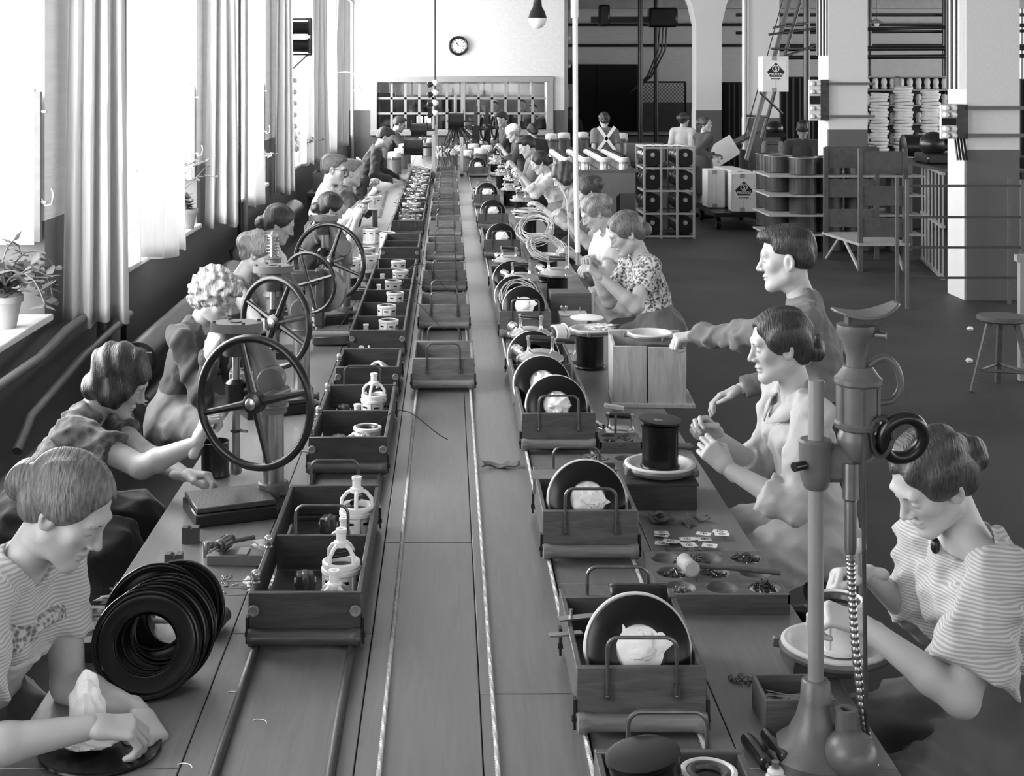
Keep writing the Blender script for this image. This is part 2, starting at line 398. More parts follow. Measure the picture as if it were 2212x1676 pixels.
# pipes on the left wall
def pipe(name, label, cat, pts, r, m, group=None, n=10): return tag(part(name, MB().tube(pts, r, n), m), label, cat, group)
pipe('conduit', 'thin dark conduit running up the wall between the first two windows', 'pipe', [(WALLX+.05, 8.6, 0), (WALLX+.05, 8.6, 4.2)], .022, M_IRON)
pipe('conduit', 'light painted conduit beside the dark one between the first windows', 'pipe', [(WALLX+.04, 8.45, .3), (WALLX+.04, 8.45, 4.2)], .03, M_FRAME)
pipe('conduit', 'slim conduit with clips on the pier past the potted bush', 'pipe', [(WALLX+.05, 13.4, .2), (WALLX+.05, 13.4, 4.2)], .018, M_IRON)
pipe('conduit', 'pale conduit on the pier past the potted bush', 'pipe', [(WALLX+.05, 13.75, .2), (WALLX+.05, 13.75, 4.2)], .03, M_FRAME)
pipe('conduit', 'vertical pipe in the back corner by the office window', 'pipe', [(WALLX+.1, 28.5, 0), (WALLX+.1, 28.5, 4.2)], .035, M_FRAME)
pipe('curtain_rail', 'pale pipe running along the top of the windows', 'pipe', [(WALLX+.12, 2, 3.72), (WALLX+.12, 28.6, 3.72)], .03, M_FRAME)
pipe('heating_pipe', 'bare heating pipe bending under the nearest sill', 'pipe', [(WALLX+.12, 2.5, .9), (WALLX+.12, 6.6, .9), (WALLX+.14, 7.0, .96), (WALLX+.14, 7.7, .97), (WALLX+.1, 7.85, .8), (WALLX+.1, 7.85, .1)], .024, M_CASTL)
pipe('heating_pipe', 'lower heating pipe feeding the nearest radiator tube', 'pipe', [(WALLX+.2, 6.0, .62), (WALLX+.2, 6.2, .72), (WALLX+.16, 7.2, .78), (WALLX+.14, 8.4, .8)], .022, M_CASTL)
def radiator(y0, y1, z, label, r=.105):
    t = thing('heating_tube', label, 'radiator', (WALLX+.3, y0, z)); L = y1-y0
    part('barrel', MB().lathe([(.02, -.035), (.07, -.025), (r, 0), (r, L), (.05, L+.03)], (0,0,0), (0,1,0), 24), mat('heating_tube_iron', .045, .4, metal=.2, var=.4, scale=8), t)
    part('end_cap', MB().lathe([(.02, -.06), (.07, -.045), (.085, -.02)], (0,0,0), (0,1,0), 20), M_CASTL, t)
    for q in (.25, .75): part('wall_bracket', MB().box((-.12, L*q, -.1), (.3, .03, .03)), M_IRON, t)
    part('valve', MB().cyl((.02, -.03, .05), (.06, -.08, .06), .014, n=8).box((.07, -.09, .06), (.05, .012, .012)), M_STEEL, t)
radiator(3.4, 6.1, .52, 'long dark heating tube under the first window, rusty end cap')
radiator(7.9, 11.4, .62, 'dark heating tube with a shiny rounded end behind the curly haired worker')
radiator(11.9, 16.0, .7, 'dark heating tube below the third window')
radiator(7.9, 11.6, .34, 'lower dark heating tube along the wall foot', .09)
# curtains: gathered linen, folded sheets with depth
def curtain(x0, x1, y0, y1, zb, label, folds=4, zt=3.7, seed=0):
    rr = random.Random(seed); ph = [rr.random()*6 for _ in range(4)]
    d = Vector((x1-x0, y1-y0, 0)); nrm = Vector((-d.y, d.x, 0)).normalized()
    def fn(u, v):
        z = zt+(zb-zt)*v; am = .028+.03*v; sp = .75+.25*v
        f = math.sin(u*folds*2*math.pi+ph[0]+.6*math.sin(v*3+ph[1]))*am+math.sin(u*folds*4.3+ph[2]+v*2)*am*.5
        uu = .5+(u-.5)*sp
        return Vector((x0, y0, z+.02*math.sin(u*9+ph[3])*v))+d*uu+nrm*f
    g = MB().grid(fn, folds*14, 30); ob = part('curtain', g, M_CURT)
    md = ob.modifiers.new('thickness', 'SOLIDIFY'); md.thickness = .004
    return tag(ob, label, 'curtain')
curtain(-2.02, -1.7, 7.3, 7.42, .93, 'broad light linen curtain hanging beside the nearest casement', 4, seed=1)
curtain(-2.0, -1.84, 9.1, 9.7, 1.02, 'shaded linen curtain bunched before the potted bush window', 3, seed=2)
curtain(-2.02, -1.76, 11.6, 11.72, .98, 'bright linen curtain at the far jamb of the potted bush window', 3, seed=3)
curtain(-2.0, -1.94, 13.95, 14.3, .9, 'narrow shaded curtain just past the slim conduit', 2, seed=4)
curtain(-2.02, -1.8, 16.1, 16.25, .86, 'bright curtain next to the pair of hanging reels', 3, seed=5)
curtain(-2.01, -1.9, 19.1, 19.4, 1.0, 'narrow curtain behind the slotted fuse board', 2, seed=6)
curtain(-2.0, -1.8, 20.8, 21.0, .92, 'long white curtain behind the two seated men in shirts', 3, seed=7)
curtain(-2.0, -1.82, 22.4, 22.9, .98, 'grey shaded curtain near the back corner', 3, seed=8)
curtain(-2.0, -1.8, 25.2, 25.5, .95, 'farthest pale curtain beside the bracket lamp', 3, seed=9)
# plants on the sills
def plant(loc, label, hgt, nst, leaf, seed, pot=True, droop=.3):
    rr = random.Random(seed); t = thing('potted_plant', label, 'plant', loc); st = MB(); lf = MB()
    if pot: part('pot', MB().lathe([(.06, 0), (.085, .13), (.095, .13), (.095, .16), (.08, .16), (.07, .14)], n=20), M_POT, t)
    for k in range(nst):
        a = rr.random()*6.28; L = hgt*(.6+.5*rr.random()); p = Vector((0, 0, .14)); d = Vector((math.cos(a)*.5, math.sin(a)*.5, 1)); pts = [p.copy()]
        for q in range(7):
            d = (d+Vector((rr.uniform(-.3,.3), rr.uniform(-.3,.3), -droop*q/7))).normalized(); p = p+d*L/7; pts.append(p.copy())
            for _ in range(2):
                u = Vector((rr.uniform(-1,1), rr.uniform(-1,1), rr.uniform(-.4,.6))).normalized(); s_ = leaf*(.7+.6*rr.random()); sd = u.cross(Vector((0,0,1))).normalized()*s_*.35; nn = u.cross(sd).normalized()*s_*.1
                lf.add([p, p+u*s_*.3+sd*.8+nn, p+u*s_*.65+sd*.7, p+u*s_, p+u*s_*.65-sd*.7, p+u*s_*.3-sd*.8+nn], [(0,1,2,3),(0,3,4,5)])
        st.tube(pts, .004, 5)
    part('stems', st, M_LEAF, t); o = part('foliage', lf, M_LEAF, t); o['kind'] = 'stuff'
plant((-2.15, 6.72, 1.02), 'trailing pale leaved sill plant below the nearest casement', .46, 16, .085, 3, True, 1.1)
plant((-2.18, 10.75, 1.02), 'bushy small leaved pot plant on the sill by the shaded curtain', .62, 12, .045, 4)
plant((-2.08, 11.05, 1.02), 'short broad leaved pot plant beside the bushy one', .14, 5, .08, 5)
plant((-2.18, 15.1, 1.02), 'leafy sill plant by the narrow casement past the pipe', .5, 9, .06, 6)
plant((-2.1, 19.2, 1.02), 'small dark sill plant below the hanging reels', .4, 8, .06, 8)
# pair of hanging reels, fuse board on the pier
rl = thing('wire_reel_pair', 'pair of dark wire drums hung one over the other on the window pier', 'reels', (WALLX, 17.15, 2.6))
for z in (.22, .0):
    part('drum', MB().lathe([(.08, 0), (.08, .26)], (.09, 0, z), (1,0,0), 24), M_IRON, rl)
    for x in (.07, .34): part('flange', MB().lathe([(.095, 0), (.095, .02)], (x, 0, z), (1,0,0), 24), M_CAST, rl)
    part('porcelain_ring', MB().torus((.06, -.02, z), (1,0,0), .06, .018), M_WHITE, rl)
part('frame', MB().box((.19, .02, .33), (.38, .05, .02)).box((.19, .02, -.11), (.38, .05, .02)).box((.375, .02, .11), (.02, .06, .42)), M_IRON, rl)
part('stay', MB().cyl((.33, .02, -.11), (.0, .02, -.42), .012, n=8), M_FRAME, rl)
fb = thing('fuse_board', 'tall slotted dark fuse board with white fuses on the window pier', 'fuse board', (WALLX+.005, 17.1, 1.27))
part('board', MB().box((.06, 0, .48), (.14, .1, .98), b=.01), M_MESH, fb)
for k in range(6): part('fuse', MB().lathe([(.02, 0), (.035, .03), (.02, .06)], (.14, .0, .2+.14*k), (1,0,0), 10), M_WHITE, fb)
# ================================================================== people: smooth blended bodies meshed from distance fields
def v3(*a): return np.array(a, np.float32)
def nrm(v): v = np.asarray(v, np.float32); return v/max(1e-6, np.linalg.norm(v))
def rc(a, b, ra, rb, fl=None, cut=False): return ('rc', np.asarray(a, np.float32), np.asarray(b, np.float32), ra, rb, fl, cut)
def el(c, r, R=None): return ('el', np.asarray(c, np.float32), np.asarray(r, np.float32), R)
def hs(pt, n): return ('hs', np.asarray(pt, np.float32), nrm(n))     # half space, inside where (p-pt).n < 0
def prim_box(p):
    if p[0] == 'hs': return v3(-9, -9, -9), v3(9, 9, 9)
    if p[0] == 'rc':
        m = max(p[3], p[4])*(1.0 if p[5] is None else max(1, p[5][1])); return np.minimum(p[1], p[2])-m, np.maximum(p[1], p[2])+m
    m = max(p[2]); return p[1]-m, p[1]+m
def prim_d(p, X, Y, Z):
    if p[0] == 'hs': return (X-p[1][0])*p[2][0]+(Y-p[1][1])*p[2][1]+(Z-p[1][2])*p[2][2]
    if p[0] == 'rc':
        a, b, ra, rb, fl, cut = p[1:]; ba = b-a; L2 = float(ba@ba)+1e-9
        x, y, z = X-a[0], Y-a[1], Z-a[2]
        t0 = (x*ba[0]+y*ba[1]+z*ba[2])/L2; t = np.clip(t0, 0, 1)
        x, y, z = x-t*ba[0], y-t*ba[1], z-t*ba[2]
        if fl is not None:
            n, s_ = fl; q = (x*n[0]+y*n[1]+z*n[2])*(1/s_-1); x, y, z = x+q*n[0], y+q*n[1], z+q*n[2]
        d = np.sqrt(x*x+y*y+z*z)-(ra+(rb-ra)*t)
        if cut: d = np.maximum(d, (t0-1)*math.sqrt(L2))
        return d
    c, r, R = p[1:]; x, y, z = X-c[0], Y-c[1], Z-c[2]
    if R is not None:
        R = np.asarray(R, np.float32); x, y, z = R[0,0]*x+R[1,0]*y+R[2,0]*z, R[0,1]*x+R[1,1]*y+R[2,1]*z, R[0,2]*x+R[1,2]*y+R[2,2]*z
    k0 = np.sqrt((x/r[0])**2+(y/r[1])**2+(z/r[2])**2); k1 = np.sqrt((x/r[0]**2)**2+(y/r[1]**2)**2+(z/r[2]**2)**2)+1e-6
    return k0*(k0-1)/k1
def sdf_mesh(prims, vox, disp=None):
    """prims: list of (primitive, k, sign); sign -1 carves. Returns verts, quads."""
    lo = np.min([prim_box(p)[0] for p, k, s in prims if s > 0], 0)-3*vox; hi = np.max([prim_box(p)[1] for p, k, s in prims if s > 0], 0)+3*vox
    n = np.ceil((hi-lo)/vox).astype(int)+1
    ax = [lo[i]+vox*np.arange(n[i], dtype=np.float32) for i in range(3)]
    d = np.full(n, .2, np.float32)
    for p, k, s in prims:
        a, b = prim_box(p); mg = k+3*vox
        i0 = np.clip(np.floor((a-mg-lo)/vox).astype(int), 0, n-1); i1 = np.clip(np.ceil((b+mg-lo)/vox).astype(int)+1, 1, n)
        if np.any(i1 <= i0): continue
        sl = tuple(slice(i0[q], i1[q]) for q in range(3))
        X, Y, Z = ax[0][sl[0]][:, None, None], ax[1][sl[1]][None, :, None], ax[2][sl[2]][None, None, :]
        e = prim_d(p, X, Y, Z); D = d[sl]
        if s > 0:
            h = np.maximum(k-np.abs(D-e), 0)/max(k, 1e-6); d[sl] = np.minimum(D, e)-h*h*k*.25
        else:
            e = -e; h = np.maximum(k-np.abs(D-e), 0)/max(k, 1e-6); d[sl] = np.maximum(D, e)+h*h*k*.25
    if disp is not None: d += disp(ax[0][:, None, None], ax[1][None, :, None], ax[2][None, None, :])
    ins = d < 0; c = np.zeros(n-1, np.int8)
    offs = [(i, j, k) for i in (0, 1) for j in (0, 1) for k in (0, 1)]
    S = lambda o: tuple(slice(o[q], n[q]-1+o[q]) for q in range(3))
    for o in offs: c += ins[S(o)]
    act = (c > 0) & (c < 8); I = np.argwhere(act); vid = np.full(n-1, -1, np.int64); vid[act] = np.arange(len(I))
    cv = {o: d[I[:, 0]+o[0], I[:, 1]+o[1], I[:, 2]+o[2]] for o in offs}
    acc = np.zeros((len(I), 3), np.float32); cnt = np.zeros(len(I), np.float32)
    for o in offs:
        for q in range(3):
            if o[q] == 0:
                o2 = list(o); o2[q] = 1; o2 = tuple(o2); m = (cv[o] < 0) != (cv[o2] < 0)
                t = np.where(m, cv[o]/np.where(m, cv[o]-cv[o2], 1), 0); pt = np.tile(np.array(o, np.float32), (len(I), 1)); pt[:, q] += t
                acc += pt*m[:, None]; cnt += m
    V = (I+acc/cnt[:, None])*vox+lo
    Q = []
    for q in range(3):
        a, b = (q+1) % 3, (q+2) % 3
        s0 = [slice(1, n[i]-1) for i in range(3)]; s1 = list(s0); s0[q] = slice(0, n[q]-1); s1[q] = slice(1, n[q])
        A, B = ins[tuple(s0)], ins[tuple(s1)]; E = np.argwhere(A != B); sg = A[A != B]
        for i in range(3):
            if i != q: E[:, i] += 1
        def cell(da, db):
            e = E.copy(); e[:, a] -= da; e[:, b] -= db; return vid[e[:, 0], e[:, 1], e[:, 2]]
        qd = np.stack([cell(1, 1), cell(0, 1), cell(0, 0), cell(1, 0)], 1); qd[~sg] = qd[~sg][:, ::-1]; Q.append(qd)
    Q = np.concatenate(Q); return V, Q[(Q >= 0).all(1)]
def rotm(rx=0, ry=0, rz=0):
    return np.array((Matrix.Rotation(rz, 3, 'Z') @ Matrix.Rotation(rx, 3, 'X') @ Matrix.Rotation(ry, 3, 'Y')), np.float32)
# ---- head (faces +Y, origin at skull centre, about 0.23 m tall)
def head_prims(man):
    j = 1.08 if man else 1.0; P = []
    A = lambda p, k=.015, s=1: P.append((p, k, s))
    A(el((0, -.014, .032), (.073, .093, .08))); A(el((0, .03, -.03), (.056*j, .058, .082)), .03)
    for s in (-1, 1):
        A(rc((s*.047*j, .005, -.062), (s*.014, .07, -.1), .024, .017), .025); A(el((s*.04, .056, -.018), (.022, .02, .022)), .02)
        A(el((s*.076, -.006, -.012), (.008, .02, .032), rotm(.15, 0, s*.45)), .004); A(el((s*.082, -.002, -.01), (.005, .011, .018)), .005, -1)
    A(rc((-.034, .077, .021), (.034, .077, .021), .011, .011), .02); A(el((0, .068, -.102), (.02, .018, .016)), .02)
    for s in (-1, 1):
        A(el((s*.031, .094, .001), (.02, .016, .013)), .014, -1); A(el((s*.031, .0725, .0), (.0145, .0125, .0115)), .004)
    A(rc((0, .082, .01), (0, .106, -.03), .007, .0105 if man else .0095), .012)
    for s in (-1, 1): A(el((s*.012, .094, -.034), (.008, .01, .007)), .006)
    A(el((0, .084, -.06), (.022, .011, .006)), .008); A(el((0, .082, -.073), (.019, .010, .0065)), .008); A(el((0, .098, -.0665), (.025, .012, .0018)), .003, -1)
    A(rc((0, -.018, -.05), (0, -.02, -.105), .048*j, .047*j), .03)
    return P
HEADS = {}
def head_mesh(man, vox):
    k = (man, vox)
    if k not in HEADS: HEADS[k] = sdf_mesh(head_prims(man), vox)
    return HEADS[k]
def hair_prims(style):
    P = []; A = lambda p, k=.015, s=1: P.append((p, k, s))
    if style == 'man':
        A(el((0, -.022, .045), (.08, .096, .08))); A(el((0, .03, .085), (.06, .065, .036)), .02); A(el((0, -.05, 0), (.077, .06, .07)), .02)
        A(el((0, .085, -.02), (.085, .075, .098)), .012, -1); A(el((0, -.02, -.11), (.12, .12, .075)), .015, -1)
        for s in (-1, 1): A(el((s*.085, .01, -.03), (.024, .04, .05)), .008, -1)
    elif style == 'curly':
        A(el((0, -.02, .04), (.104, .115, .098))); A(el((0, -.06, -.02), (.095, .07, .08)), .03); A(el((0, .05, .085), (.07, .05, .035)), .02)
        A(el((0, .105, -.04), (.072, .075, .1)), .012, -1)
    elif style == 'bob':
        A(el((0, -.018, .035), (.097, .112, .09))); A(el((0, -.06, -.04), (.09, .06, .075)), .03)
        for s in (-1, 1): A(el((s*.076, .012, -.03), (.026, .05, .06)), .02)
        A(el((0, .1, -.045), (.062, .075, .105)), .012, -1)
    else:
        A(el((0, -.018, .036), (.086, .103, .086))); A(el((0, -.06, -.02), (.072, .048, .065)), .03)
        for s in (-1, 1): A(el((s*.066, -.012, .022), (.024, .052, .042)), .02)
        A(el((0, .1, -.022), (.07, .066, .105)), .014, -1); A(el((0, .055, -.15), (.14, .125, .125)), .012, -1)
        if style == 'bun': A(el((0, -.118, -.012), (.055, .042, .046)), .012); A(el((0, -.125, -.03), (.04, .035, .035)), .01)
        elif style == 'knot': A(el((0, -.112, -.045), (.05, .036, .042)), .012)
        elif style == 'roll': A(el((0, -.09, .02), (.09, .06, .06)), .012)
    return P
def hair_disp(style):
    am, f = {'curly': (.011, 95), 'bob': (.0085, 58), 'man': (.0025, 150)}.get(style, (.0028, 120))
    if style == 'curly': return lambda X, Y, Z: am*(np.sin(f*X+2*np.sin(70*Z))*np.sin(f*Y+1)+np.sin(f*1.1*Z+2*np.sin(60*X))*.6)*.8
    if style == 'bob': return lambda X, Y, Z: am*np.sin(f*Z+30*Y+4*X)*np.cos(50*Y+20*Z)
    return lambda X, Y, Z: am*np.sin(f*X+40*Z)+0*Y
HAIRS = {}
def hair_mesh(style, vox):
    k = (style, vox)
    if k not in HAIRS: HAIRS[k] = sdf_mesh(hair_prims(style), vox, hair_disp(style))
    return HAIRS[k]
# ---- hand (right): wrist at origin, fingers +Y, palm -Z, thumb -X
def hand_prims(curl, spread=.0, thumb=.5, curls=None):
    P = []; A = lambda p, k=.006: P.append((p, k, 1))
    A(rc((0, -.03, 0), (0, .02, 0), .024, .025, (v3(0, 0, 1), .75)), .02)
    for i, x in enumerate((-.029, -.010, .009, .027)):
        k = v3(x, .088-.004*abs(i-1.3), -.002*abs(i-1.5)); A(rc((x*.55, .018, 0), k, .0145, .0105), .014)
        c = curls[i] if curls else curl; Ls = np.array((.044, .027, .021))*(.93, 1.05, .98, .78)[i]; ang = 0; p = k; d0 = math.atan2(x*spread*10, 1)
        for q in range(3):
            ang += c*(1.15, 1.35, .8)[q]+.08; d = v3(math.sin(d0)*math.cos(ang), math.cos(d0)*math.cos(ang), -math.sin(ang)); p2 = p+d*Ls[q]
            A(rc(p, p2, (.0092, .0083, .0076)[q], (.0083, .0076, .0062)[q]), .003); p = p2
    t0, t1 = v3(-.018, .022, -.006), v3(-.043, .05, -.018-.006*thumb); t2 = t1+v3(-.012+.02*thumb, .03, -.012*thumb); t3 = t2+v3(-.002+.014*thumb, .024, -.006*thumb)
    A(rc(t0, t1, .017, .0115), .014); A(rc(t1, t2, .0108, .0095), .004); A(rc(t2, t3, .0095, .0075), .003)
    return P
HANDS = {}
def hand_mesh(key, vox):
    k = (key, vox)
    if k not in HANDS:
        pr = {'relax': dict(curl=.35), 'grip': dict(curl=.95, thumb=1.0), 'pinch': dict(curl=.5, thumb=1.3, curls=(.62, .68, .8, .9)), 'flat': dict(curl=.05, spread=.35, thumb=.1), 'work': dict(curl=.6, thumb=.9, curls=(.5, .62, .7, .75))}[key]
        HANDS[k] = sdf_mesh(hand_prims(**pr), vox)
    return HANDS[k]
def ik(S, W, a, b, pole):
    S = np.asarray(S, np.float32); W = np.asarray(W, np.float32); d = W-S; L = np.linalg.norm(d)
    if L > (a+b)*.995: d = d/L*(a+b)*.995; L = (a+b)*.995; W = S+d
    u = d/L; x = (a*a-b*b+L*L)/(2*L); h = math.sqrt(max(0, a*a-x*x)); p = np.asarray(pole, np.float32); p = nrm(p-u*(p@u))
    return S+u*x+p*h, W
SKIN = {}
def skin(v):  # tone per person also carries light: paler on lit faces, darker in shade
    k = round(v, 2)
    return mat('skin_%d' % int(k*100), k, .5, var=.06, scale=14, bump=.03, bscale=200, sheen=.05)
def cloth(name, v, **k):
    a = dict(rough=.85, var=.1, scale=10, bump=.12, bscale=160, sheen=.15); a.update(k); return mat(name, v, **a)
def hairm(v):
    return mat('hair_%d' % int(v*1000), v, .42, var=.55, scale=55, kind='noise', stretch=(3.2, .5, .7), bump=.5, bscale=70, spec=.45)
def person(label, headat, face,  lean=15, side=0, head=(0, 20, 0), man=False, hands=None, style='bun', hair=.05, top=None, bottom=None,
           sleeve='short', near=1, skinv=.4, stand=False, scale=1.0, neck='round', poles=None, twist=0, extras=(), wr=.016, skirt=True, handrot=(0, 0), headup=0, group=None, neckpull=0):
    """headat: world point of the skull centre; the seat or stance follows from it. face: world heading in degrees (0 = +Y, 90 = -X). hands: ((world point, kind, pole)...) for (left, right)."""
    yaw = math.radians(face); RZ = rotm(0, 0, yaw); s = scale*(1.07 if man else 1.0)
    vb = {1: .0085, 2: .012, 3: .018}[near]; vh = {1: .0034, 2: .005, 3: .0075}[near]; vn = {1: .003, 2: .0045, 3: .007}[near]
    la = math.radians(lean); sd = math.radians(side); up = nrm((math.sin(sd), math.sin(la)*math.cos(sd), math.cos(la)*math.cos(sd)))
    R_ = nrm(v3(up[2], 0, -up[0])); Fw = nrm(np.cross(up, R_))
    tw = math.radians(twist); R_s = R_*math.cos(tw)+Fw*math.sin(tw); F_s = np.cross(up, R_s)
    hy, hp, hr = [math.radians(a) for a in head]; RH = rotm(0, 0, hy) @ rotm(-hp, hr, 0)
    nd = nrm(up*.6+v3(0, 0, .5)+Fw*.12); off = up*.475*s+nd*(.155+headup)*s+(RH @ v3(0, .022, .0))*s+(Fw*.07-up*.015)*max(0, math.sin(hp))*s; ow = RZ @ off
    loc = (headat[0]-ow[0], headat[1]-ow[1]); pelvis = float(headat[2]-ow[2])
    t = thing('person', label, 'person', (loc[0], loc[1], 0), group=group)
    L = lambda w: RZ.T @ (np.asarray(w, np.float32)-v3(loc[0], loc[1], 0))
    P = v3(0, 0, pelvis); C = P+up*.27*s; N = P+up*.475*s; Hc = P+off
    sw = (.185 if man else .163)*s
    SL_, SR_ = N-up*.055*s-R_s*sw, N-up*.055*s+R_s*sw
    a_, b_ = .285*s, .245*s
    arms = []
    for i, (S, sgn) in enumerate(((SL_, -1), (SR_, 1))):
        h = hands[i] if hands else None
        if h is None: W = S+v3(sgn*.06, .05, -.5)*s; kind = 'relax'; pole = v3(0, -1, -.2)
        else: W = L(h[0]); kind = h[1]; pole = v3(sgn*.5, -.25, -1) if len(h) < 3 or h[2] is None else np.asarray(h[2], np.float32)
        S = S+nrm(W-S)*.025*s
        E, W = ik(S, W, a_, b_, pole); arms.append((S, E, W, kind, sgn, h[3] if h and len(h) > 3 else None))
    # skin: torso core, neck, arms, legs
    B = []; A = lambda p, k=.03: B.append((p, k, 1)); fl = (Fw, .68)
    A(rc(P, C, .115*s, .12*s, fl)); A(rc(C, N-up*.06*s, .12*s, .066*s, fl)); A(rc(SL_, SR_, .042*s, .042*s)); nk = Hc+RH @ v3(0, -.02, -.085)*s
    A(rc(N-up*.05*s, nk, .054*s, .048*s), .03)
    for S, E, W, kind, sgn, hd in arms:
        q = .6 if sleeve in ('long', 'elbow') else 1.0; A(rc(S, E, .05*s*q, .039*s*q), .02); M = E+(W-E)*.3; A(rc(E, M, .04*s*q, .04*s*(q if sleeve == 'long' else 1)), .015); A(rc(M, W, .04*s, .025*s), .015)
    hips = [P+R_*q*.085*s for q in (-1, 1)]
    legs = []
    for q, hpnt in zip((-1, 1), hips):
        if stand: K = v3(hpnt[0]+q*.02, .03, pelvis*.53); Ft = v3(K[0]+q*.01, -.02, .07)
        else: K = v3(hpnt[0]+q*.06, .36*s, min(pelvis, .6)); Ft = v3(K[0], .33*s, .08)
        legs.append((hpnt, K, Ft)); A(rc(hpnt, K, .085*s, .058*s)); A(rc(K, Ft, .055*s, .034*s)); A(rc(Ft, Ft+v3(0, .14, -.035), .036, .03), .02)
    V, Q = sdf_mesh(B, vb)
    Vs, Qs = [V], [Q]; off = len(V)
    HV, HQ = head_mesh(man, vh); Vs.append(HV*s @ RH.T+Hc); Qs.append(HQ+off); off += len(HV)
    for S, E, W, kind, sgn, hd in arms:
        dv = nrm(W-E); pn = None
        if hd is not None: dv = nrm(RZ.T @ np.asarray(hd[0], np.float32)); pn = nrm(RZ.T @ np.asarray(hd[1], np.float32))
        else: pn = nrm(v3(-sgn*.35, .1, -1))
        z = -nrm(pn-dv*(pn@dv)); x = np.cross(dv, z); M = np.stack([x, dv, z], 1)
        hv, hq = hand_mesh(kind, vn); hv = hv.copy()
        if sgn < 0: hv[:, 0] *= -1; hq = hq[:, ::-1]
        Vs.append((hv*s) @ M.T+W); Qs.append(hq+off); off += len(hv)
    V = np.concatenate(Vs) @ RZ.T; body = part('body', mesh_np('body', V, np.concatenate(Qs)), skin(skinv), t)
    # hair
    hv, hq = hair_mesh(style, vh); part('hair', mesh_np('hair', (hv*s @ RH.T+Hc) @ RZ.T, hq), hairm(hair), t)
    def onhead(name, mb, m, lab=None):
        me = MB(); me.v = [tuple(RZ @ (RH @ (np.array(q, np.float32)*s)+Hc)) for q in mb.v]; me.f = mb.f; part(name, me, m, t, lab)
    if near < 3:
        for q in (-1, 1):
            onhead('eye', MB().ell((q*.031, .0785, -.0035), (.0085, .0075, .0028), n=10, m=6), M_IRON)
            onhead('eyebrow', MB().tube([(q*.014, .0885, .0205), (q*.03, .087, .0245), (q*.046, .076, .0195)], .0026, 6), hairm(hair))
        onhead('lips', MB().ell((0, .0868, -.061), (.017, .0095, .0046), n=12, m=6).ell((0, .0845, -.0725), (.015, .0088, .005), n=12, m=6), mat('lips', .26, .45))
    if 'glasses' in extras:
        onhead('glasses', MB().torus((-.031, .094, .0), (0, 1, 0), .021, .002, 20, 6).torus((.031, .094, .0), (0, 1, 0), .021, .002, 20, 6).cyl((-.01, .094, .004), (.01, .094, .004), .002, n=6).cyl((.052, .092, .004), (.078, .0, .004), .002, n=6).cyl((-.052, .092, .004), (-.078, .0, .004), .002, n=6), M_IRON)
    if 'cap' in extras: onhead('head_scarf', MB().ell((0, -.02, .055), (.096, .112, .086), n=20, m=12), M_CLOTH)
    # upper garment
    G = []; A = lambda p, k=.035, sg=1: G.append((p, k, sg)); g = .016
    A(rc(P, C, (.135 if man else .14)*s+g, (.14 if man else .125)*s+g, fl)); A(rc(C, N-up*.05*s, (.145 if man else .13)*s+g, .085*s+g, fl)); A(rc(SL_, SR_, .05*s+g, .05*s+g))
    if not man:
        for q in (-1, 1): A(el(C+up*.05*s+Fw*.085*s+R_s*q*.07*s, (.06*s, .045*s, .06*s)), .07)
    for S, E, W, kind, sgn, hd in arms:
        if sleeve == 'none': A(rc(S, S+(E-S)*.12, .07*s, .07*s, None, True), .03)
        elif sleeve == 'short': A(rc(S, S+(E-S)*.62, .068*s, .072*s, None, True), .025)
        elif sleeve == 'wide': A(rc(S, S+(E-S)*.8, .075*s, .105*s, None, True), .025)
        else:
            A(rc(S, E, .07*s, .06*s), .025); A(rc(E, E+(W-E)*(.97 if sleeve == 'long' else .45), .058*s, (.044 if sleeve == 'long' else .056)*s, None, True), .02)
            q0, q1 = (.86, .985) if sleeve == 'long' else (.3, .47); A(rc(E+(W-E)*q0, E+(W-E)*q1, (.052 if sleeve == 'long' else .064)*s, (.054 if sleeve == 'long' else .068)*s, None, True), .004)
    A(rc(N-up*.0*s+Fw*.01, nk+nd*.05, .057*s, .066*s), .008, -1)
    if neck == 'v': A(rc(N+Fw*.06*s, C+Fw*.14*s+up*.09*s, .055*s, .012*s), .01, -1)
    elif neck == 'wide': A(el(N+Fw*.03*s+up*.01, (.125*s, .085*s, .06*s)), .012, -1)
    rr = random.Random(hash(label) % 1000 if False else len(label)*7); dirs = [(nrm((rr.uniform(-1,1), rr.uniform(-1,1), rr.uniform(-1,1))), rr.uniform(26, 120), rr.random()*6) for _ in range(9)]
    def dsp(X, Y, Z):
        o = 0
        for u, f, ph in dirs: o = o+(1-1.9*np.abs(np.sin(.5*(f*(u[0]*X+u[1]*Y+u[2]*Z)+ph+1.6*np.sin(9*Z+ph)+1.3*np.sin(12*X+7*Y)))))*(30/f)**.7
        return np.clip(-wr*.36*o, -.018, .013)
    V, Q = sdf_mesh(G, vb*.85, dsp if near < 3 else None); nm, tm = top; TOP = list(G); part(nm, mesh_np(nm, V @ RZ.T, Q), tm, t)
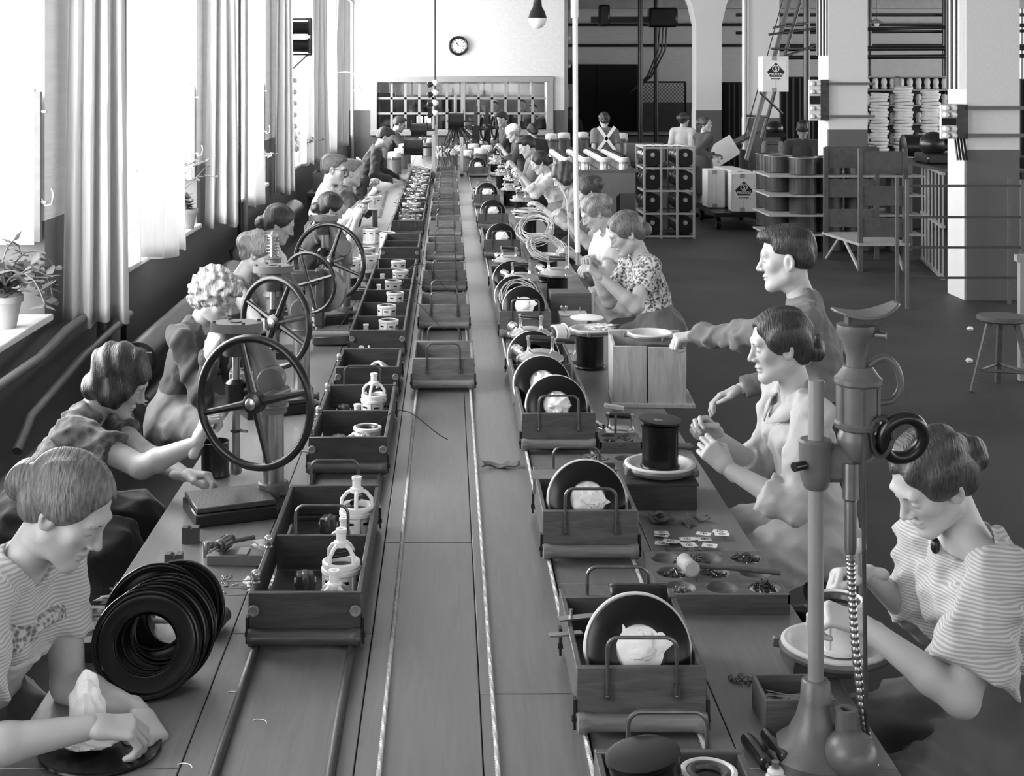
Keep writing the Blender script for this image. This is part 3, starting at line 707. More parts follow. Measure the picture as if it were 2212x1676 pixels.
    # lower garment
    if bottom:
        nm, bm = bottom; K_ = []; A = lambda p, k=.05, sg=1: K_.append((p, k, sg)); W1 = P+up*.14*s
        A(rc(P, W1, .15*s+g, .125*s+g+.006, fl))
        if stand and skirt:
            A(rc(P, v3(0, .0, .36), .16*s, .2*s, (v3(0, 1, 0), .8), True))
        elif stand:
            for hpnt, K, Ft in legs: A(rc(hpnt, K, .105*s, .085*s), .03); A(rc(K, Ft, .085*s, .075*s, None, True), .02)
        elif skirt:
            for hpnt, K, Ft in legs: A(rc(hpnt, K, .125*s, .088*s), .08); A(rc(K, v3(Ft[0], Ft[1]-.05, .2), .088*s, .11*s, None, True), .08)
        else:
            for hpnt, K, Ft in legs: A(rc(hpnt, K, .11*s, .085*s), .05); A(rc(K, Ft, .085*s, .075*s, None, True), .03)
        V, Q = sdf_mesh(K_, vb, dsp if near < 3 else None); part(nm, mesh_np(nm, V @ RZ.T, Q), bm, t)
    sh = MB()
    for hpnt, K, Ft in legs:
        c = RZ @ (Ft+v3(0, .06, -.035)); sh.ell(c, (.048, .14, .042), Matrix.Rotation(yaw, 3, 'Z'), 12, 8)
    part('shoes', sh, M_IRON, t)
    def w2(p): return RZ @ np.asarray(p, np.float32)
    info = dict(t=t, N=w2(N), C=w2(C), P=w2(P), up=RZ @ up, F=RZ @ Fw, R=RZ @ R_s, H=w2(Hc), s=s, SL=w2(SL_), SR=w2(SR_), RZ=RZ, nk=w2(nk), G=G, l=(P, C, N, up, Fw, R_s), dsp=dsp, vb=vb)
    return info
def collar(I, m, name='collar', wdt=.05):       # two lapel flaps lying on the chest
    N, C, F, R, up, s = I['N'], I['C'], I['F'], I['R'], I['up'], I['s']
    for q in (-1, 1):
        a = N+R*q*.075*s-F*.03+up*.012; b = N+R*q*.055*s+F*.075*s-up*.035*s; c = C+F*(.125*s)+up*.1*s+R*q*.012; d = b+R*q*.055-up*.045*s+F*.012
        e = N-F*.085*s+R*q*.03+up*.01
        def ctr(p): return Vector([float(x) for x in p])
        pts = [ctr(p) for p in (e, a, b, c, d, a+R*q*.035-up*.03)]
        mb = MB().add(pts, [(0, 1, 5), (1, 2, 4, 5), (2, 3, 4)]); o = part(name, mb, m, I['t']); md = o.modifiers.new('t', 'SOLIDIFY'); md.thickness = .006; md.offset = 0

def overlay(I, name, m, cuts, g=.007, skip=0):      # a second cloth layer over the upper garment, trimmed by planes (point, outward normal) in body terms (right, forward, up) from the chest
    P, C, N, up, F, R = I['l']; pr = []
    for p, k, sg in I['G'][:5 if skip else len(I['G'])]:
        if p[0] == 'rc' and sg > 0: p = ('rc', p[1], p[2], p[3]+g, p[4]+g, p[5], p[6])
        elif p[0] == 'el' and sg > 0: p = ('el', p[1], p[2]+g, p[3])
        pr.append((p, k, sg))
    for (a, b, c), (x, y, z) in cuts: pr.append((hs(C+R*a+F*b+up*c, -(R*x+F*y+up*z)), .004, -1))
    V, Q = sdf_mesh(pr, I['vb']*.85, I['dsp']); return part(name, mesh_np(name, V @ I['RZ'].T, Q), m, I['t'])
# ================================================================== prop builders (origin at the base, z up)
def arc_handle(wd, z0, z1, y=0, r=.0045, rc_=.025):
    h = wd/2; pts = [(-h, y, z0), (-h, y, z1-rc_)]
    for k in range(1, 6): a = math.pi/2*k/5; pts.append((-h+rc_*(1-math.cos(a)), y, z1-rc_+rc_*math.sin(a)))
    return MB().tube(pts+[(-p[0], p[1], p[2]) for p in pts[::-1]], r, 8)
ROLLER = [(.012, 0), (.022, .002), (.0235, .01), (.021, .022), (.0185, .034), (.0185, .251), (.021, .263), (.0235, .275), (.022, .283), (.012, .285)]
WAGM = {}
def wagon(label, x, y0, n=1, L=.43, style='r', group=None, front=True, back=True, knobs=False, seen=True, rx=0):
    wm, top = (M_WOODD, .142) if style == 'l' else (M_WOODM, .15)
    if style == 'm': wm = mat('empty_box_wood', .16, .5, var=.3, scale=14, kind='wood', stretch=(.6, 4, 5), bump=.08)
    LL = L*n; W = .285; t = thing('conveyor_box', label, 'conveyor box', (x, y0, .8), rx, group=group)
    def P(key, fn, name, m, loc=None, parent=None):
        if key not in WAGM: WAGM[key] = fn().data(name)
        o = part(name, WAGM[key], m, parent or t, loc=loc)
        if not WAGM[key].materials: pass
        elif WAGM[key].materials[0] != m:
            WAGM[key+str(m.name)] = WAGM[key].copy(); WAGM[key+str(m.name)].materials[0] = m; o.data = WAGM[key+str(m.name)]
        return o
    k0 = style
    P(k0+'end', lambda: MB().box((0, 0, (top+.05)/2), (W, .016, top-.05), b=.002), 'end_board', wm, (0, .01, 0))
    P(k0+'end', None, 'end_board', wm, (0, LL-.01, 0))
    for s in (-1, 1): P(k0+'side%d' % n, lambda: MB().box((0, LL/2, (top+.045)/2), (.013, LL-.036, top-.05), b=.002), 'side_board', wm, (s*(W/2-.0065), 0, 0))
    P(k0+'bot%d' % n, lambda: MB().box((0, LL/2, .03), (W-.03, LL-.07, .008)), 'bottom_board', wm)
    P(k0+'ledge', lambda: MB().box((0, 0, .048), (W+.004, .026, .009), b=.001), 'ledge_strip', wm, (0, .006, 0))
    for k in range(1, n): P(k0+'div', lambda: MB().box((0, 0, (top+.03)/2), (W-.03, .011, top-.045)), 'divider', wm, (0, LL*k/n, 0))
    rm = M_ROLL if style != 'l' else mat('roller_dark', .06, .32, var=.3, scale=12, kind='wood', stretch=(.5, 6, 6))
    for yy in ((-.01, LL+.01) if n < 3 else (-.01, LL/2, LL+.01)): P('roll', lambda: MB().lathe(ROLLER, (-.1425, 0, .0345), (1, 0, 0), 18), 'roller', rm, (0, yy, 0))
    for s in (-1, 1):
        for yy in (.012, LL-.03): P('brk', lambda: MB().box((0, 0, .047), (.006, .024, .066)).cyl((-.006, 0, .034), (.006, 0, .034), .007, n=8), 'axle_bracket', M_IRON, (s*(W/2+.004), yy, 0))
    def handle(yy, s):
        o = P('hand', lambda: arc_handle(.152, .095, .218), 'handle', M_ROD, (0, yy, 0))
        P('hplate', lambda: MB().box((-.076, 0, .098), (.014, .005, .034)).box((.076, 0, .098), (.014, .005, .034)).ell((-.076, s*-.004, .09), (.004, .003, .004), n=8, m=6).ell((.076, s*-.004, .09), (.004, .003, .004), n=8, m=6), 'handle_plate', M_ROD, None, o)
    if front: handle(-.003, 1)
    if back: handle(LL+.003, -1)
    if knobs:
        for s in (-1, 1): P('knob', lambda: MB().lathe([(.006, -.004), (.014, .002), (.0145, .01), (.012, .013), (.005, .0115), (.004, .014)], (0, 0, .1), (0, -1, 0), 18), 'bumper_knob', M_ROLL, (s*.128, 0, 0))
    return t
# --- discs with a cloth bag
def lump(seed, c, r, am=.16, n=26, m=16, f=3.0):
    rr = random.Random(seed); D = [(Vector((rr.gauss(0,1), rr.gauss(0,1), rr.gauss(0,1))).normalized()*rr.uniform(1.5, 5)*f/3, rr.random()*6.3) for _ in range(7)]
    def fn(u): return 1+am*sum(1-2*abs(math.sin(d.dot(u)*.9+p+.8*math.sin(2*d.dot(u)+p))) for d, p in D)/2.4
    return MB().ell(c, r, None, n, m, fn)
CL = {}
def disc(label, loc, tilt=14, seed=0, group=None, r=.126, bag=True, rz=0):
    tilt += 9; t = thing('polisher_disc', label, 'disc', (loc[0], loc[1], loc[2]-.002), rot=(math.radians(-tilt), 0, rz), group=group); t.scale = (.97,)*3
    if 'rim' not in CL:
        CL['rim'] = MB().torus((0, 0, .126), (0, 1, 0), .1215, .0055, 48, 8, 1.5).data('rim')
        CL['plate'] = MB().lathe([(.058, .004), (.062, -.004), (.085, .002), (.112, .0), (.1175, -.005), (.1185, .002), (.1185, .03), (.09, .045), (.055, .045)], (0, 0, .126), (0, -1, 0), 48, False).data('plate')
        CL['hub'] = MB().lathe([(.03, -.045), (.1, -.045), (.118, -.03), (.118, 0)], (0, 0, .126), (0, -1, 0), 40, False).data('back_shell')
    part('rim', CL['rim'], mat('felt_rim', .62, .7, var=.08), t); part('plate', CL['plate'], M_BLACK, t); part('back_shell', CL['hub'], M_BLACK, t)
    if bag:
        k = 'bag%d' % (seed % 4)
        if k not in CL:
            CL[k] = lump(seed, (0, -.012, .128), (.104, .042, .095), .13, 44, 28, 2.6).data('cloth_bag'); 
        part('cloth_bag', CL[k], M_CLOTH, t)
        part('cloth_fold', lump(seed+11, (.012, -.042, .13), (.05, .018, .042), .2, 32, 20, 3.2), M_CLOTH, t)
    return t
def _lid():
    t = thing('domed_lid', 'x', 'lid')
    part('shell', MB().lathe([(.098, 0), (.103, .004), (.103, .014), (.098, .018), (.09, .02), (.075, .034), (.05, .043), (.02, .047), (.0, .048)], n=40), M_ALU, t)
    for s in (-1, 1): part('post', MB().lathe([(.016, .03), (.009, .04), (.007, .06), (.008, .085), (.012, .088), (.012, .102), (.004, .106)], (s*.052, 0, 0), n=14), M_ALU, t)
    part('handle', MB().lathe([(.006, -.062), (.0095, -.06), (.0095, -.05), (.013, -.046), (.0135, 0), (.013, .046), (.0095, .05), (.0095, .06), (.006, .062)], (0, 0, .094), (1, 0, 0), 18), M_BAKE, t)
    part('nozzle', MB().lathe([(.022, 0), (.024, .02), (.02, .05), (.024, .052), (.024, .058), (.019, .058), (.018, .02)], (.085, -.03, .022), (.7, -.7, .12), 18, False), M_ALU, t)
    for a in (.5, 2.3, 4.4): part('clamp', MB().box((.1*math.cos(a), .1*math.sin(a), .01), (.02, .014, .024), Matrix.Rotation(a, 3, 'Z'), b=.003), M_ALU, t)
    return t
LID = Proto(_lid)
def _can():      # black lacquered motor can
    t = thing('motor_can', 'x', 'motor can')
    part('shell', MB().lathe([(.066, 0), (.07, .003), (.07, .012), (.066, .016), (.066, .15), (.07, .154), (.07, .162), (.06, .165), (.0, .165)], n=36), M_BLACK, t)
    part('base_rim', MB().torus((0, 0, .01), (0, 0, 1), .068, .005, 36, 6), M_BLACK, t); return t
CAN = Proto(_can)
def _stator():
    t = thing('stator_housing', 'x', 'stator housing')
    part('shell', MB().lathe([(.046, 0), (.052, .003), (.052, .012), (.047, .016), (.047, .082), (.053, .086), (.053, .096), (.046, .099), (.042, .096), (.041, .02)], n=32, cap=False), M_WHITE, t)
    for k in range(6): a = k*1.047+.3; part('rib', MB().box((.048*math.cos(a), .048*math.sin(a), .05), (.006, .008, .07), Matrix.Rotation(a, 3, 'Z')), M_WHITE, t)
    for k in range(6): a = k*1.047+.82; part('vent_slot', MB().box((.0475*math.cos(a), .0475*math.sin(a), .068), (.003, .02, .007), Matrix.Rotation(a, 3, 'Z')), M_IRON, t)
    part('winding', MB().torus((0, 0, .088), (0, 0, 1), .034, .01, 28, 8), M_COPPER, t)
    return t
STA = Proto(_stator)
def _bracket():  # open end-bracket with four arms and bearing neck
    t = thing('end_bracket', 'x', 'end bracket')
    part('ring', MB().lathe([(.036, 0), (.05, 0), (.051, .006), (.051, .014), (.046, .018), (.036, .014), (.036, 0)], n=30, cap=False), M_WHITE, t)
    for k in range(4): a = k*math.pi/2+.4; c, s = math.cos(a), math.sin(a); part('arm', MB().tube([(.045*c, .045*s, .01), (.044*c, .044*s, .035), (.03*c, .03*s, .052), (.014*c, .014*s, .06)], .006, 6), M_WHITE, t)
    part('bearing_neck', MB().lathe([(.02, .054), (.02, .066), (.013, .07), (.013, .09), (.015, .092), (.015, .1), (.006, .1), (.006, .09)], n=18), M_WHITE, t)
    part('brush_holder', MB().cyl((-.036, 0, .03), (.036, 0, .03), .007, n=10), M_BAKE, t); return t
BRK = Proto(_bracket)
def _arm():      # armature lying on its side
    t = thing('armature', 'x', 'armature')
    part('core', MB().lathe([(.012, -.03), (.023, -.028), (.024, -.02), (.024, .02), (.023, .028), (.012, .03)], (0, 0, .024), (1, 0, 0), 20), M_STEEL, t)
    for k in range(10): a = k*.628; part('lamination_slot', MB().box((0, .024*math.cos(a), .024+.024*math.sin(a)), (.04, .004, .004), Matrix.Rotation(-0, 3, 'X')), M_IRON, t)
    part('windings', MB().torus((-.034, 0, .024), (1, 0, 0), .014, .009, 20, 8).torus((.034, 0, .024), (1, 0, 0), .014, .009, 20, 8), M_COPPER, t)
    part('shaft', MB().cyl((-.11, 0, .024), (.07, 0, .024), .004, n=10), M_STEEL, t)
    part('commutator', MB().cyl((.044, 0, .024), (.062, 0, .024), .013, n=16), M_ROD, t); return t
ARM = Proto(_arm)
def _coil():
    t = thing('field_coil', 'x', 'field coil')
    part('core', MB().box((0, 0, .028), (.05, .044, .05), b=.004), M_CAST, t); part('winding', MB().box((0, 0, .028), (.03, .052, .056), b=.01), M_COPPER, t)
    part('end_lug', MB().cyl((-.03, 0, .028), (-.024, 0, .028), .012, n=10).cyl((.024, 0, .028), (.03, 0, .028), .012, n=10), M_STEEL, t); return t
COIL = Proto(_coil)
def cable_coil(label, loc, R=.1, n=9, seed=1, rot=(0, 0, 0), r=.0035, m=None, tail=True):
    rr = random.Random(seed); pts = []; N = 26
    for k in range(n*N):
        a = 2*math.pi*k/N; q = k/N; rad = R*(1+.16*math.sin(q*2.3+seed)+.05*math.sin(a*2+q)); e = .18*math.sin(q*1.7)
        pts.append((rad*math.cos(a)+.012*math.sin(q*3), rad*math.sin(a)*(1-.12*math.sin(q))+.012*math.cos(q*2.1), .006+.0035*q+.02*abs(math.sin(q*.9))*math.sin(a+q)*.6+.008))
    t = thing('cable_coil', label, 'cable', loc, rot=rot); part('loops', MB().tube(pts, r, 6), m or M_CABLE, t)
    part('tie', MB().torus((R*.98, 0, .02), (0, 1, 0), .022, .003, 14, 6), M_CLOTH, t)
    return t
def well_tray(label, loc, W, D, H, nx, ny, rz=0, m=None):
    t = thing('well_tray', label, 'parts tray', loc, rz); m = m or M_WOODM
    b = MB(); sx, sy = W/nx, D/ny; r = min(sx, sy)*.4; seg = 20; F = []
    # top surface with round wells cut in, dished
    for i in range(nx):
        for j in range(ny):
            cx, cy = -W/2+sx*(i+.5), sy*(j+.5); P = []; n = seg
            for k in range(n):
                a = 2*math.pi*(k+.5)/n; c, s = math.cos(a), math.sin(a); q = 1/max(abs(c)/(sx/2), abs(s)/(sy/2)); P.append((cx+c*q, cy+s*q, H))
            for rr_, z in ((r, H), (r*.95, H-.006), (r*.7, H-.017), (r*.35, H-.021)): P += [(cx+rr_*math.cos(2*math.pi*(k+.5)/n), cy+rr_*math.sin(2*math.pi*(k+.5)/n), z) for k in range(n)]
            P.append((cx, cy, H-.022)); f = []
            for q in range(4): f += [(q*n+k, q*n+(k+1) % n, (q+1)*n+(k+1) % n, (q+1)*n+k) for k in range(n)]
            f += [(4*n+k, 4*n+(k+1) % n, 5*n) for k in range(n)]; b.add(P, f)
            for (ux, uy) in ((-1,-1),(1,-1),(1,1),(-1,1)):
                k0 = min(range(n), key=lambda k: (P[k][0]-(cx+ux*sx/2))**2+(P[k][1]-(cy+uy*sy/2))**2)
    part('dished_top', b, m, t)
    part('body', MB().box((0, D/2, (H-.024)/2), (W, D, H-.024)).box((0, .004, H-.012), (W, .008, .023)).box((0, D-.004, H-.012), (W, .008, .023)).box((-W/2+.003, D/2, H-.012), (.006, D, .023)).box((W/2-.003, D/2, H-.012), (.006, D, .023)), m, t)
    t['wells'] = 0; del t['wells']
    return t
def pile(name, label, loc, R, n, r, m, kind='ball', seed=0, h=.02, cat='parts'):
    rr = random.Random(seed); b = MB()
    for k in range(n):
        a, q = rr.random()*6.28, math.sqrt(rr.random()); p = Vector((R*q*math.cos(a), R*q*math.sin(a), r+h*(1-q*q)*rr.random()))
        if kind == 'ball': b.ell(p, (r, r, r), None, 8, 5)
        elif kind == 'screw':
            d = Vector((rr.gauss(0,1), rr.gauss(0,1), rr.gauss(0,.45))).normalized(); b.cyl(p-d*r*4, p+d*r*4, r*.75, r*.4, n=6); b.cyl(p-d*r*4.6, p-d*r*4, r*1.7, n=8)
        elif kind == 'washer': b.torus(p, (rr.gauss(0,.4), rr.gauss(0,.4), 1), r*1.0, r*.4, 12, 6)
        elif kind == 'rod': d = Vector((1, rr.gauss(0,.08), rr.gauss(0,.04))).normalized(); b.cyl(p-d*R, p+d*R, r, n=6)
    o = tag(part(name, b, m), label, cat); o.location = loc; o['kind'] = 'stuff'; return o
def press(label, loc, rz=0, wheel=.2, wang=0, scale=1.0, wz=.39, hubx=-.035, wyaw=-24):
    t = thing('hand_press', label, 'hand press', loc, rz); t.scale = (scale,)*3
    part('column', MB().cyl((0, 0, .03), (0, 0, .36), .036, n=24), M_STEEL, t)
    part('foot_collar', MB().lathe([(.075, 0), (.075, .012), (.055, .02), (.052, .075), (.046, .08), (.037, .08)], n=24), M_CASTL, t)
    part('clamp_bolt', MB().cyl((.03, -.05, .05), (.075, -.05, .05), .012, n=10).cyl((.068, -.05, .05), (.08, -.05, .05), .018, n=6), M_CAST, t)
    neck = []; rs = []
    for k in range(11):
        u = k/10; a = u*math.pi/2; neck.append((-.1*(1-math.cos(a))*1.0, 0, .31+.17*u+.11*math.sin(a))); rs.append(.047-.008*u+.006*math.sin(u*6))
    part('gooseneck', MB().tube(neck, .045, 18, rs=rs), M_CASTL, t); part('neck_ring', MB().torus((0, 0, .335), (0, 0, 1), .047, .007, 24, 8), M_CASTL, t)
    part('boss', MB().lathe([(.042, .02), (.046, 0), (.046, -.06), (.043, -.066)], (.0, -.012, .43), (0, 1, 0), 24), M_CASTL, t)
    oc = [(.095*math.cos(a)*(1.0 if math.cos(a) > 0 else .95), .062*math.sin(a)) for a in [math.pi/4*k+math.pi/8 for k in range(8)]]
    hd = part('head_plate', MB().prism(oc, .03, (-.125, 0, .6)), M_CASTL, t)
    for k in (0, 2, 4, 6): part('plate_bolt', MB().cyl((-.125+oc[k][0]*.85, oc[k][1]*.85, .615), (-.125+oc[k][0]*.85, oc[k][1]*.85, .622), .007, n=8), M_CAST, hd)
    part('plate_hole', MB().lathe([(.016, .0), (.02, .002), (.02, .004), (.012, .004)], (-.125, 0, .614), n=16), M_IRON, hd)
    part('head_block', MB().lathe([(.02, .5), (.045, .505), (.05, .55), (.055, .585)], (-.125, 0, 0), n=20), M_CAST, t)
    part('spindle', MB().cyl((-.125, 0, .15), (-.125, 0, .52), .0135, n=16), M_STEEL, t)
    part('guide_bar', MB().box((-.082, 0, .44), (.018, .014, .16)), M_CAST, t)
    part('spindle_clamp', MB().lathe([(.02, .33), (.034, .34), (.036, .41), (.02, .425)], (-.125, 0, 0), n=14).cyl((-.125, 0, .375), (-.04, 0, .4), .022, n=12), M_IRON, t)
    part('set_ring', MB().torus((-.125, 0, .25), (0, 0, 1), .016, .005, 16, 6).cyl((-.11, -.01, .25), (-.085, -.014, .25), .005, n=8), M_IRON, t)
    part('chuck', MB().lathe([(.008, .1), (.017, .105), (.02, .11), (.02, .15), (.013, .155), (.012, .168)], (-.125, 0, 0), n=18), M_STEEL, t)
    wc = Vector((hubx, -.2, wz)); ax = Vector((math.sin(math.radians(wyaw)), -math.cos(math.radians(wyaw)), .0))
    Rm = Matrix.Rotation(math.radians(wyaw), 3, 'Z')
    wh = part('wheel_rim', MB().torus(wc, ax, wheel, .0135, 56, 10), M_IRON, t)
    for k in range(4):
        a = math.radians(wang+90*k); d = Rm @ Vector((math.cos(a), 0, math.sin(a))); sp = MB().tube([wc+d*.02, wc+d*(wheel*.5), wc+d*(wheel-.006)], .01, 8, rs=[.015, .0115, .0095]); part('spoke', sp, M_IRON, wh)
    part('hub', MB().lathe([(.034, -.02), (.036, .0), (.034, .018), (.02, .024)], wc, ax, 20), M_IRON, wh); part('hub_cap', MB().lathe([(.019, .018), (.019, .028), (.012, .032)], wc, ax, 18), M_STEEL, wh)
    part('wheel_shaft', MB().cyl(wc, wc-ax*.2, .017, n=14), M_CASTL, t)
    tb = part('work_table', MB().box((-.13, -.1, .052), (.26, .2, .018), Matrix.Rotation(.38, 3, 'Z'), b=.003), M_CAST, t)
    part('table_base', MB().box((-.13, -.1, .021), (.27, .22, .042), Matrix.Rotation(.38, 3, 'Z'), b=.004), M_IRON, t)
    return t
# ================================================================== the assembly bench
XS = [-.94, -.56, -.195, .075, .31, .62, .94]
bench = thing('assembly_bench', 'very long plank topped assembly bench running down the hall', 'workbench', (0, 0, 0))
for i in range(6):
    cuts = [1.2]+[2.9+.35*((i*2) % 5)+4.9*k for k in range(6)]; cuts = [c for c in cuts if c < 25.4]+[26.2]
    for a, b in zip(cuts, cuts[1:]):
        part('plank', MB().box(((XS[i]+XS[i+1])/2, (a+b)/2, .78), (XS[i+1]-XS[i]-.0025, b-a-.004, .04), b=.0015), M_TABLE, bench)
for k in range(11):
    y = 1.6+2.4*k
    for s in (-1, 1): part('leg', MB().box((s*.8, y, .36), (.09, .09, .72)), M_WOODD, bench)
    part('cross_beam', MB().box((0, y, .72), (1.75, .08, .07)), M_WOODD, bench)
for s in (-1, 1): part('long_rail', MB().box((s*.86, 13.7, .715), (.04, 24.6, .08)), M_WOODD, bench)
def rope(label, x, y0, y1, yt):
    t = thing('conveyor_rope', label, 'rope', (x, y0, .8)); n = int((yt-y0)/.0045)
    for q in range(3):
        pts = []
        for k in range(n+1):
            a = k*.0045/.034*2*math.pi+q*2.094; pts.append((.0028*math.cos(a), k*.0045, .0066+.0028*math.sin(a)))
        part('strand', MB().tube(pts, .0034, 5), M_ROPE, t)
    part('far_run', MB().tube([(0, yt-y0-.05, .0065), (0, y1-y0, .0065)], .0058, 6), M_ROPE, t)
rope('twisted rope left of the empty boxes along the bench middle', -.142, 2.0, 21, 6.6)
rope('twisted rope right of the empty boxes along the bench middle', .104, 2.0, 21, 6.6)
rope('twisted rope on the inner side of the cloth disc boxes', .30, 2.0, 21, 5.4)
rope('twisted rope on the outer side of the cloth disc boxes', .551, 2.0, 21, 5.4)
for x, lb in ((-.482, 'smooth rail rod under the dark trays, outer side'), (-.242, 'smooth rail rod under the dark trays, inner side')):
    tag(part('rail_rod', MB().tube([(x, 2.0, .811), (x, 21.5, .811)], .0105, 10), M_CAST), lb, 'rail')
# ---- middle row: empty boxes
XM = -.02
for k, y in enumerate((6.35, 7.84, 9.2, 10.7, 12.3, 13.8, 15.3, 16.9)):
    wagon('empty handled box on the middle ropes, %s counted from the bare end of the ropes' % ('first', 'second', 'third', 'fourth', 'fifth', 'sixth', 'seventh', 'eighth')[k], XM, y, 1, .43, 'm', 'empty boxes on the middle ropes')
# ---- left row: dark trays
XL = -.36
w1 = wagon('front dark two bay tray with bulbs on its rim', XL, 3.5, 2, .465, 'l', knobs=True, front=False, back=True)
part('handle', arc_handle(.15, .1, .215), M_ROD, w1, loc=(0, .475, 0))
wagon('dark two bay tray between the first press and the rope', XL, 5.0, 2, .43, 'l', knobs=True, front=False, back=True)
wagon('single dark tray with a leaning white bracket', XL, 6.2, 1, .43, 'l', knobs=True, front=False, back=False)
wagon('long dark tray of six bays holding white stators', XL, 7.09, 6, .46, 'l', knobs=True, front=False, back=False)
wagon('dark empty two bay tray behind the six bay tray', XL, 10.5, 2, .46, 'l', knobs=True, front=False, back=False)
wagon('far dark tray crammed with white stators, four bays', XL, 12.4, 4, .46, 'l', front=True, back=False)
wagon('far dark tray of four bays beside the bending man', XL, 14.6, 4, .46, 'l', front=True, back=False)
wagon('farthest dark tray of five bays', XL, 16.8, 5, .46, 'l', front=True, back=False)
# contents of the trays, at their bay floors
zf = .8+.034
def in_tray(P, x, y, label, rz=0, z=None, group=None, rot=None, scale=None): return P((XL+x, y, zf if z is None else z), rz, label, group, rot, scale)
in_tray(STA, .075, 3.72, 'white stator housing in the front bay of the front tray'); in_tray(BRK, .075, 3.72, 'white bracket seated on the front bay stator', z=zf+.099, rz=.5)
in_tray(BRK, .068, 3.575, 'white end bracket standing at the front corner of the front tray', .4, z=zf+.04)
in_tray(STA, .085, 4.2, 'white stator housing in the rear bay of the front tray', .4); in_tray(BRK, .085, 4.2, 'white bracket seated on the rear bay stator', z=zf+.099, rz=1.2)
in_tray(BRK, .06, 4.03, 'white end bracket at the handle of the front tray', 1.0, z=zf+.03)
in_tray(ARM, -.0, 3.64, 'armature with long shaft lying in the front bay of the front tray', .06)
in_tray(COIL, -.03, 3.8, 'field coil against the divider of the front tray', .15); in_tray(COIL, -.005, 4.28, 'field coil in the rear bay of the front tray', -.2)
in_tray(STA, .06, 5.2, 'white stator housing in the near bay of the second tray', .4); in_tray(BRK, .02, 5.11, 'white bracket leaning in the near bay of the second tray', .7, rot=(.9, .2, .4), z=zf+.04)
in_tray(COIL, -.05, 5.24, 'field coil in the near bay of the second tray', .3); in_tray(ARM, -.1, 5.1, 'armature in the near bay of the second tray', -.35)
in_tray(STA, .06, 5.65, 'white stator housing in the far bay of the second tray', 1.0); in_tray(BRK, .06, 5.65, 'white bracket on the far bay stator of the second tray', z=zf+.099, rz=.9)
in_tray(BRK, .0, 5.54, 'white bracket flat in the far bay of the second tray', .2); in_tray(ARM, -.08, 5.56, 'armature in the far bay of the second tray', -.4); in_tray(COIL, -.07, 5.72, 'field coil in the far bay of the second tray', .2)
in_tray(BRK, .04, 6.36, 'white bracket lying in the single dark tray', .7, rot=(1.2, .3, .4), z=zf+.05); in_tray(ARM, -.03, 6.42, 'armature in the single dark tray', .5)
for k in range(6):
    y = 7.09+.46*k+.2; in_tray(STA, .05-.03*(k % 2), y, 'white stator housing standing in a bay of the six bay tray', k*.7, z=zf+.03, group='stators in the six bay tray')
    if k in (0, 3, 4): in_tray(BRK, -.07, y+.02, 'white end bracket beside a stator in the six bay tray', k, group='brackets in the six bay tray')
rr = random.Random(5)
for k in range(26):
    y = 12.55+.31*k*.97
    if y > 18.9: break
    for x in ((-.05, .06) if k % 2 else (.0,)): in_tray(STA, x+rr.uniform(-.02, .02), y, 'white stator housing heaped in the far dark trays', rr.random()*3, z=zf+.015, group='stators in the far trays')
# loose wires spilling from the trays
for k, (x0, y0, x1, y1, hh) in enumerate(((-.3, 5.15, .0, 5.42, .12), (-.33, 7.9, -.02, 7.75, .12), (-.34, 8.3, .02, 8.5, .14), (-.42, 8.1, -.62, 7.8, .1), (-.3, 8.8, -.05, 9.3, .2), (-.3, 9.2, .0, 9.1, .17))):
    pts = [(x0+(x1-x0)*u, y0+(y1-y0)*u, .9+hh*math.sin(math.pi*u*.9)*.6+(.04*math.sin(5*u))-.06*u) for u in [q/10 for q in range(11)]]
    tag(part('loose_wire', MB().tube(pts, .0018, 5), M_WIRE), 'thin dark wire curling out of a dark tray', 'wire', 'wires spilling from the trays')
for k, y in enumerate((12.6, 13.5, 14.5, 15.2, 16.2, 17.4, 18.2)):
    b = MB()
    for q in range(5):
        a = rr.random()*6; pts = [(XL+rr.uniform(-.1, .1)+.16*math.sin(u*2+a)*.5, y+.25*u+.05*math.cos(a+u*3), .93+.13*math.sin(math.pi*u)*(.4+rr.random()*.6)) for u in [w_/8 for w_ in range(9)]]; b.tube(pts, .002, 4)
    o = tag(part('lead_bundle', b, M_WIRE), 'tangle of thin leads over a far dark tray', 'wires', 'lead tangles on the far trays'); o['kind'] = 'stuff'
# glass bulbs on the rim of the front tray
def _bulb():
    t = thing('glass_bulb', 'x', 'bulb'); part('glass', MB().ell((0, 0, .024), (.012, .012, .013), None, 12, 8), mat('bulb_glass', .5, .1, metal=.6), t); part('cap', MB().lathe([(.011, 0), (.012, .004), (.01, .008), (.011, .012)], n=12), M_STEEL, t); return t
BULB = Proto(_bulb)
for x, y, lb in ((-.131, 3.58, 'faceted bulb at the front corner of the front tray rim'), (-.133, 3.85, 'faceted bulb on the front tray rim near the handle'), (-.133, 5.05, 'faceted bulb at the front corner of the second tray'), (-.133, 5.35, 'faceted bulb midway on the second tray rim'), (-.133, 5.75, 'faceted bulb at the far end of the second tray rim'), (-.133, 6.35, 'faceted bulb on the single dark tray')):
    BULB((XL+x-.004, y, .937), 0, lb)
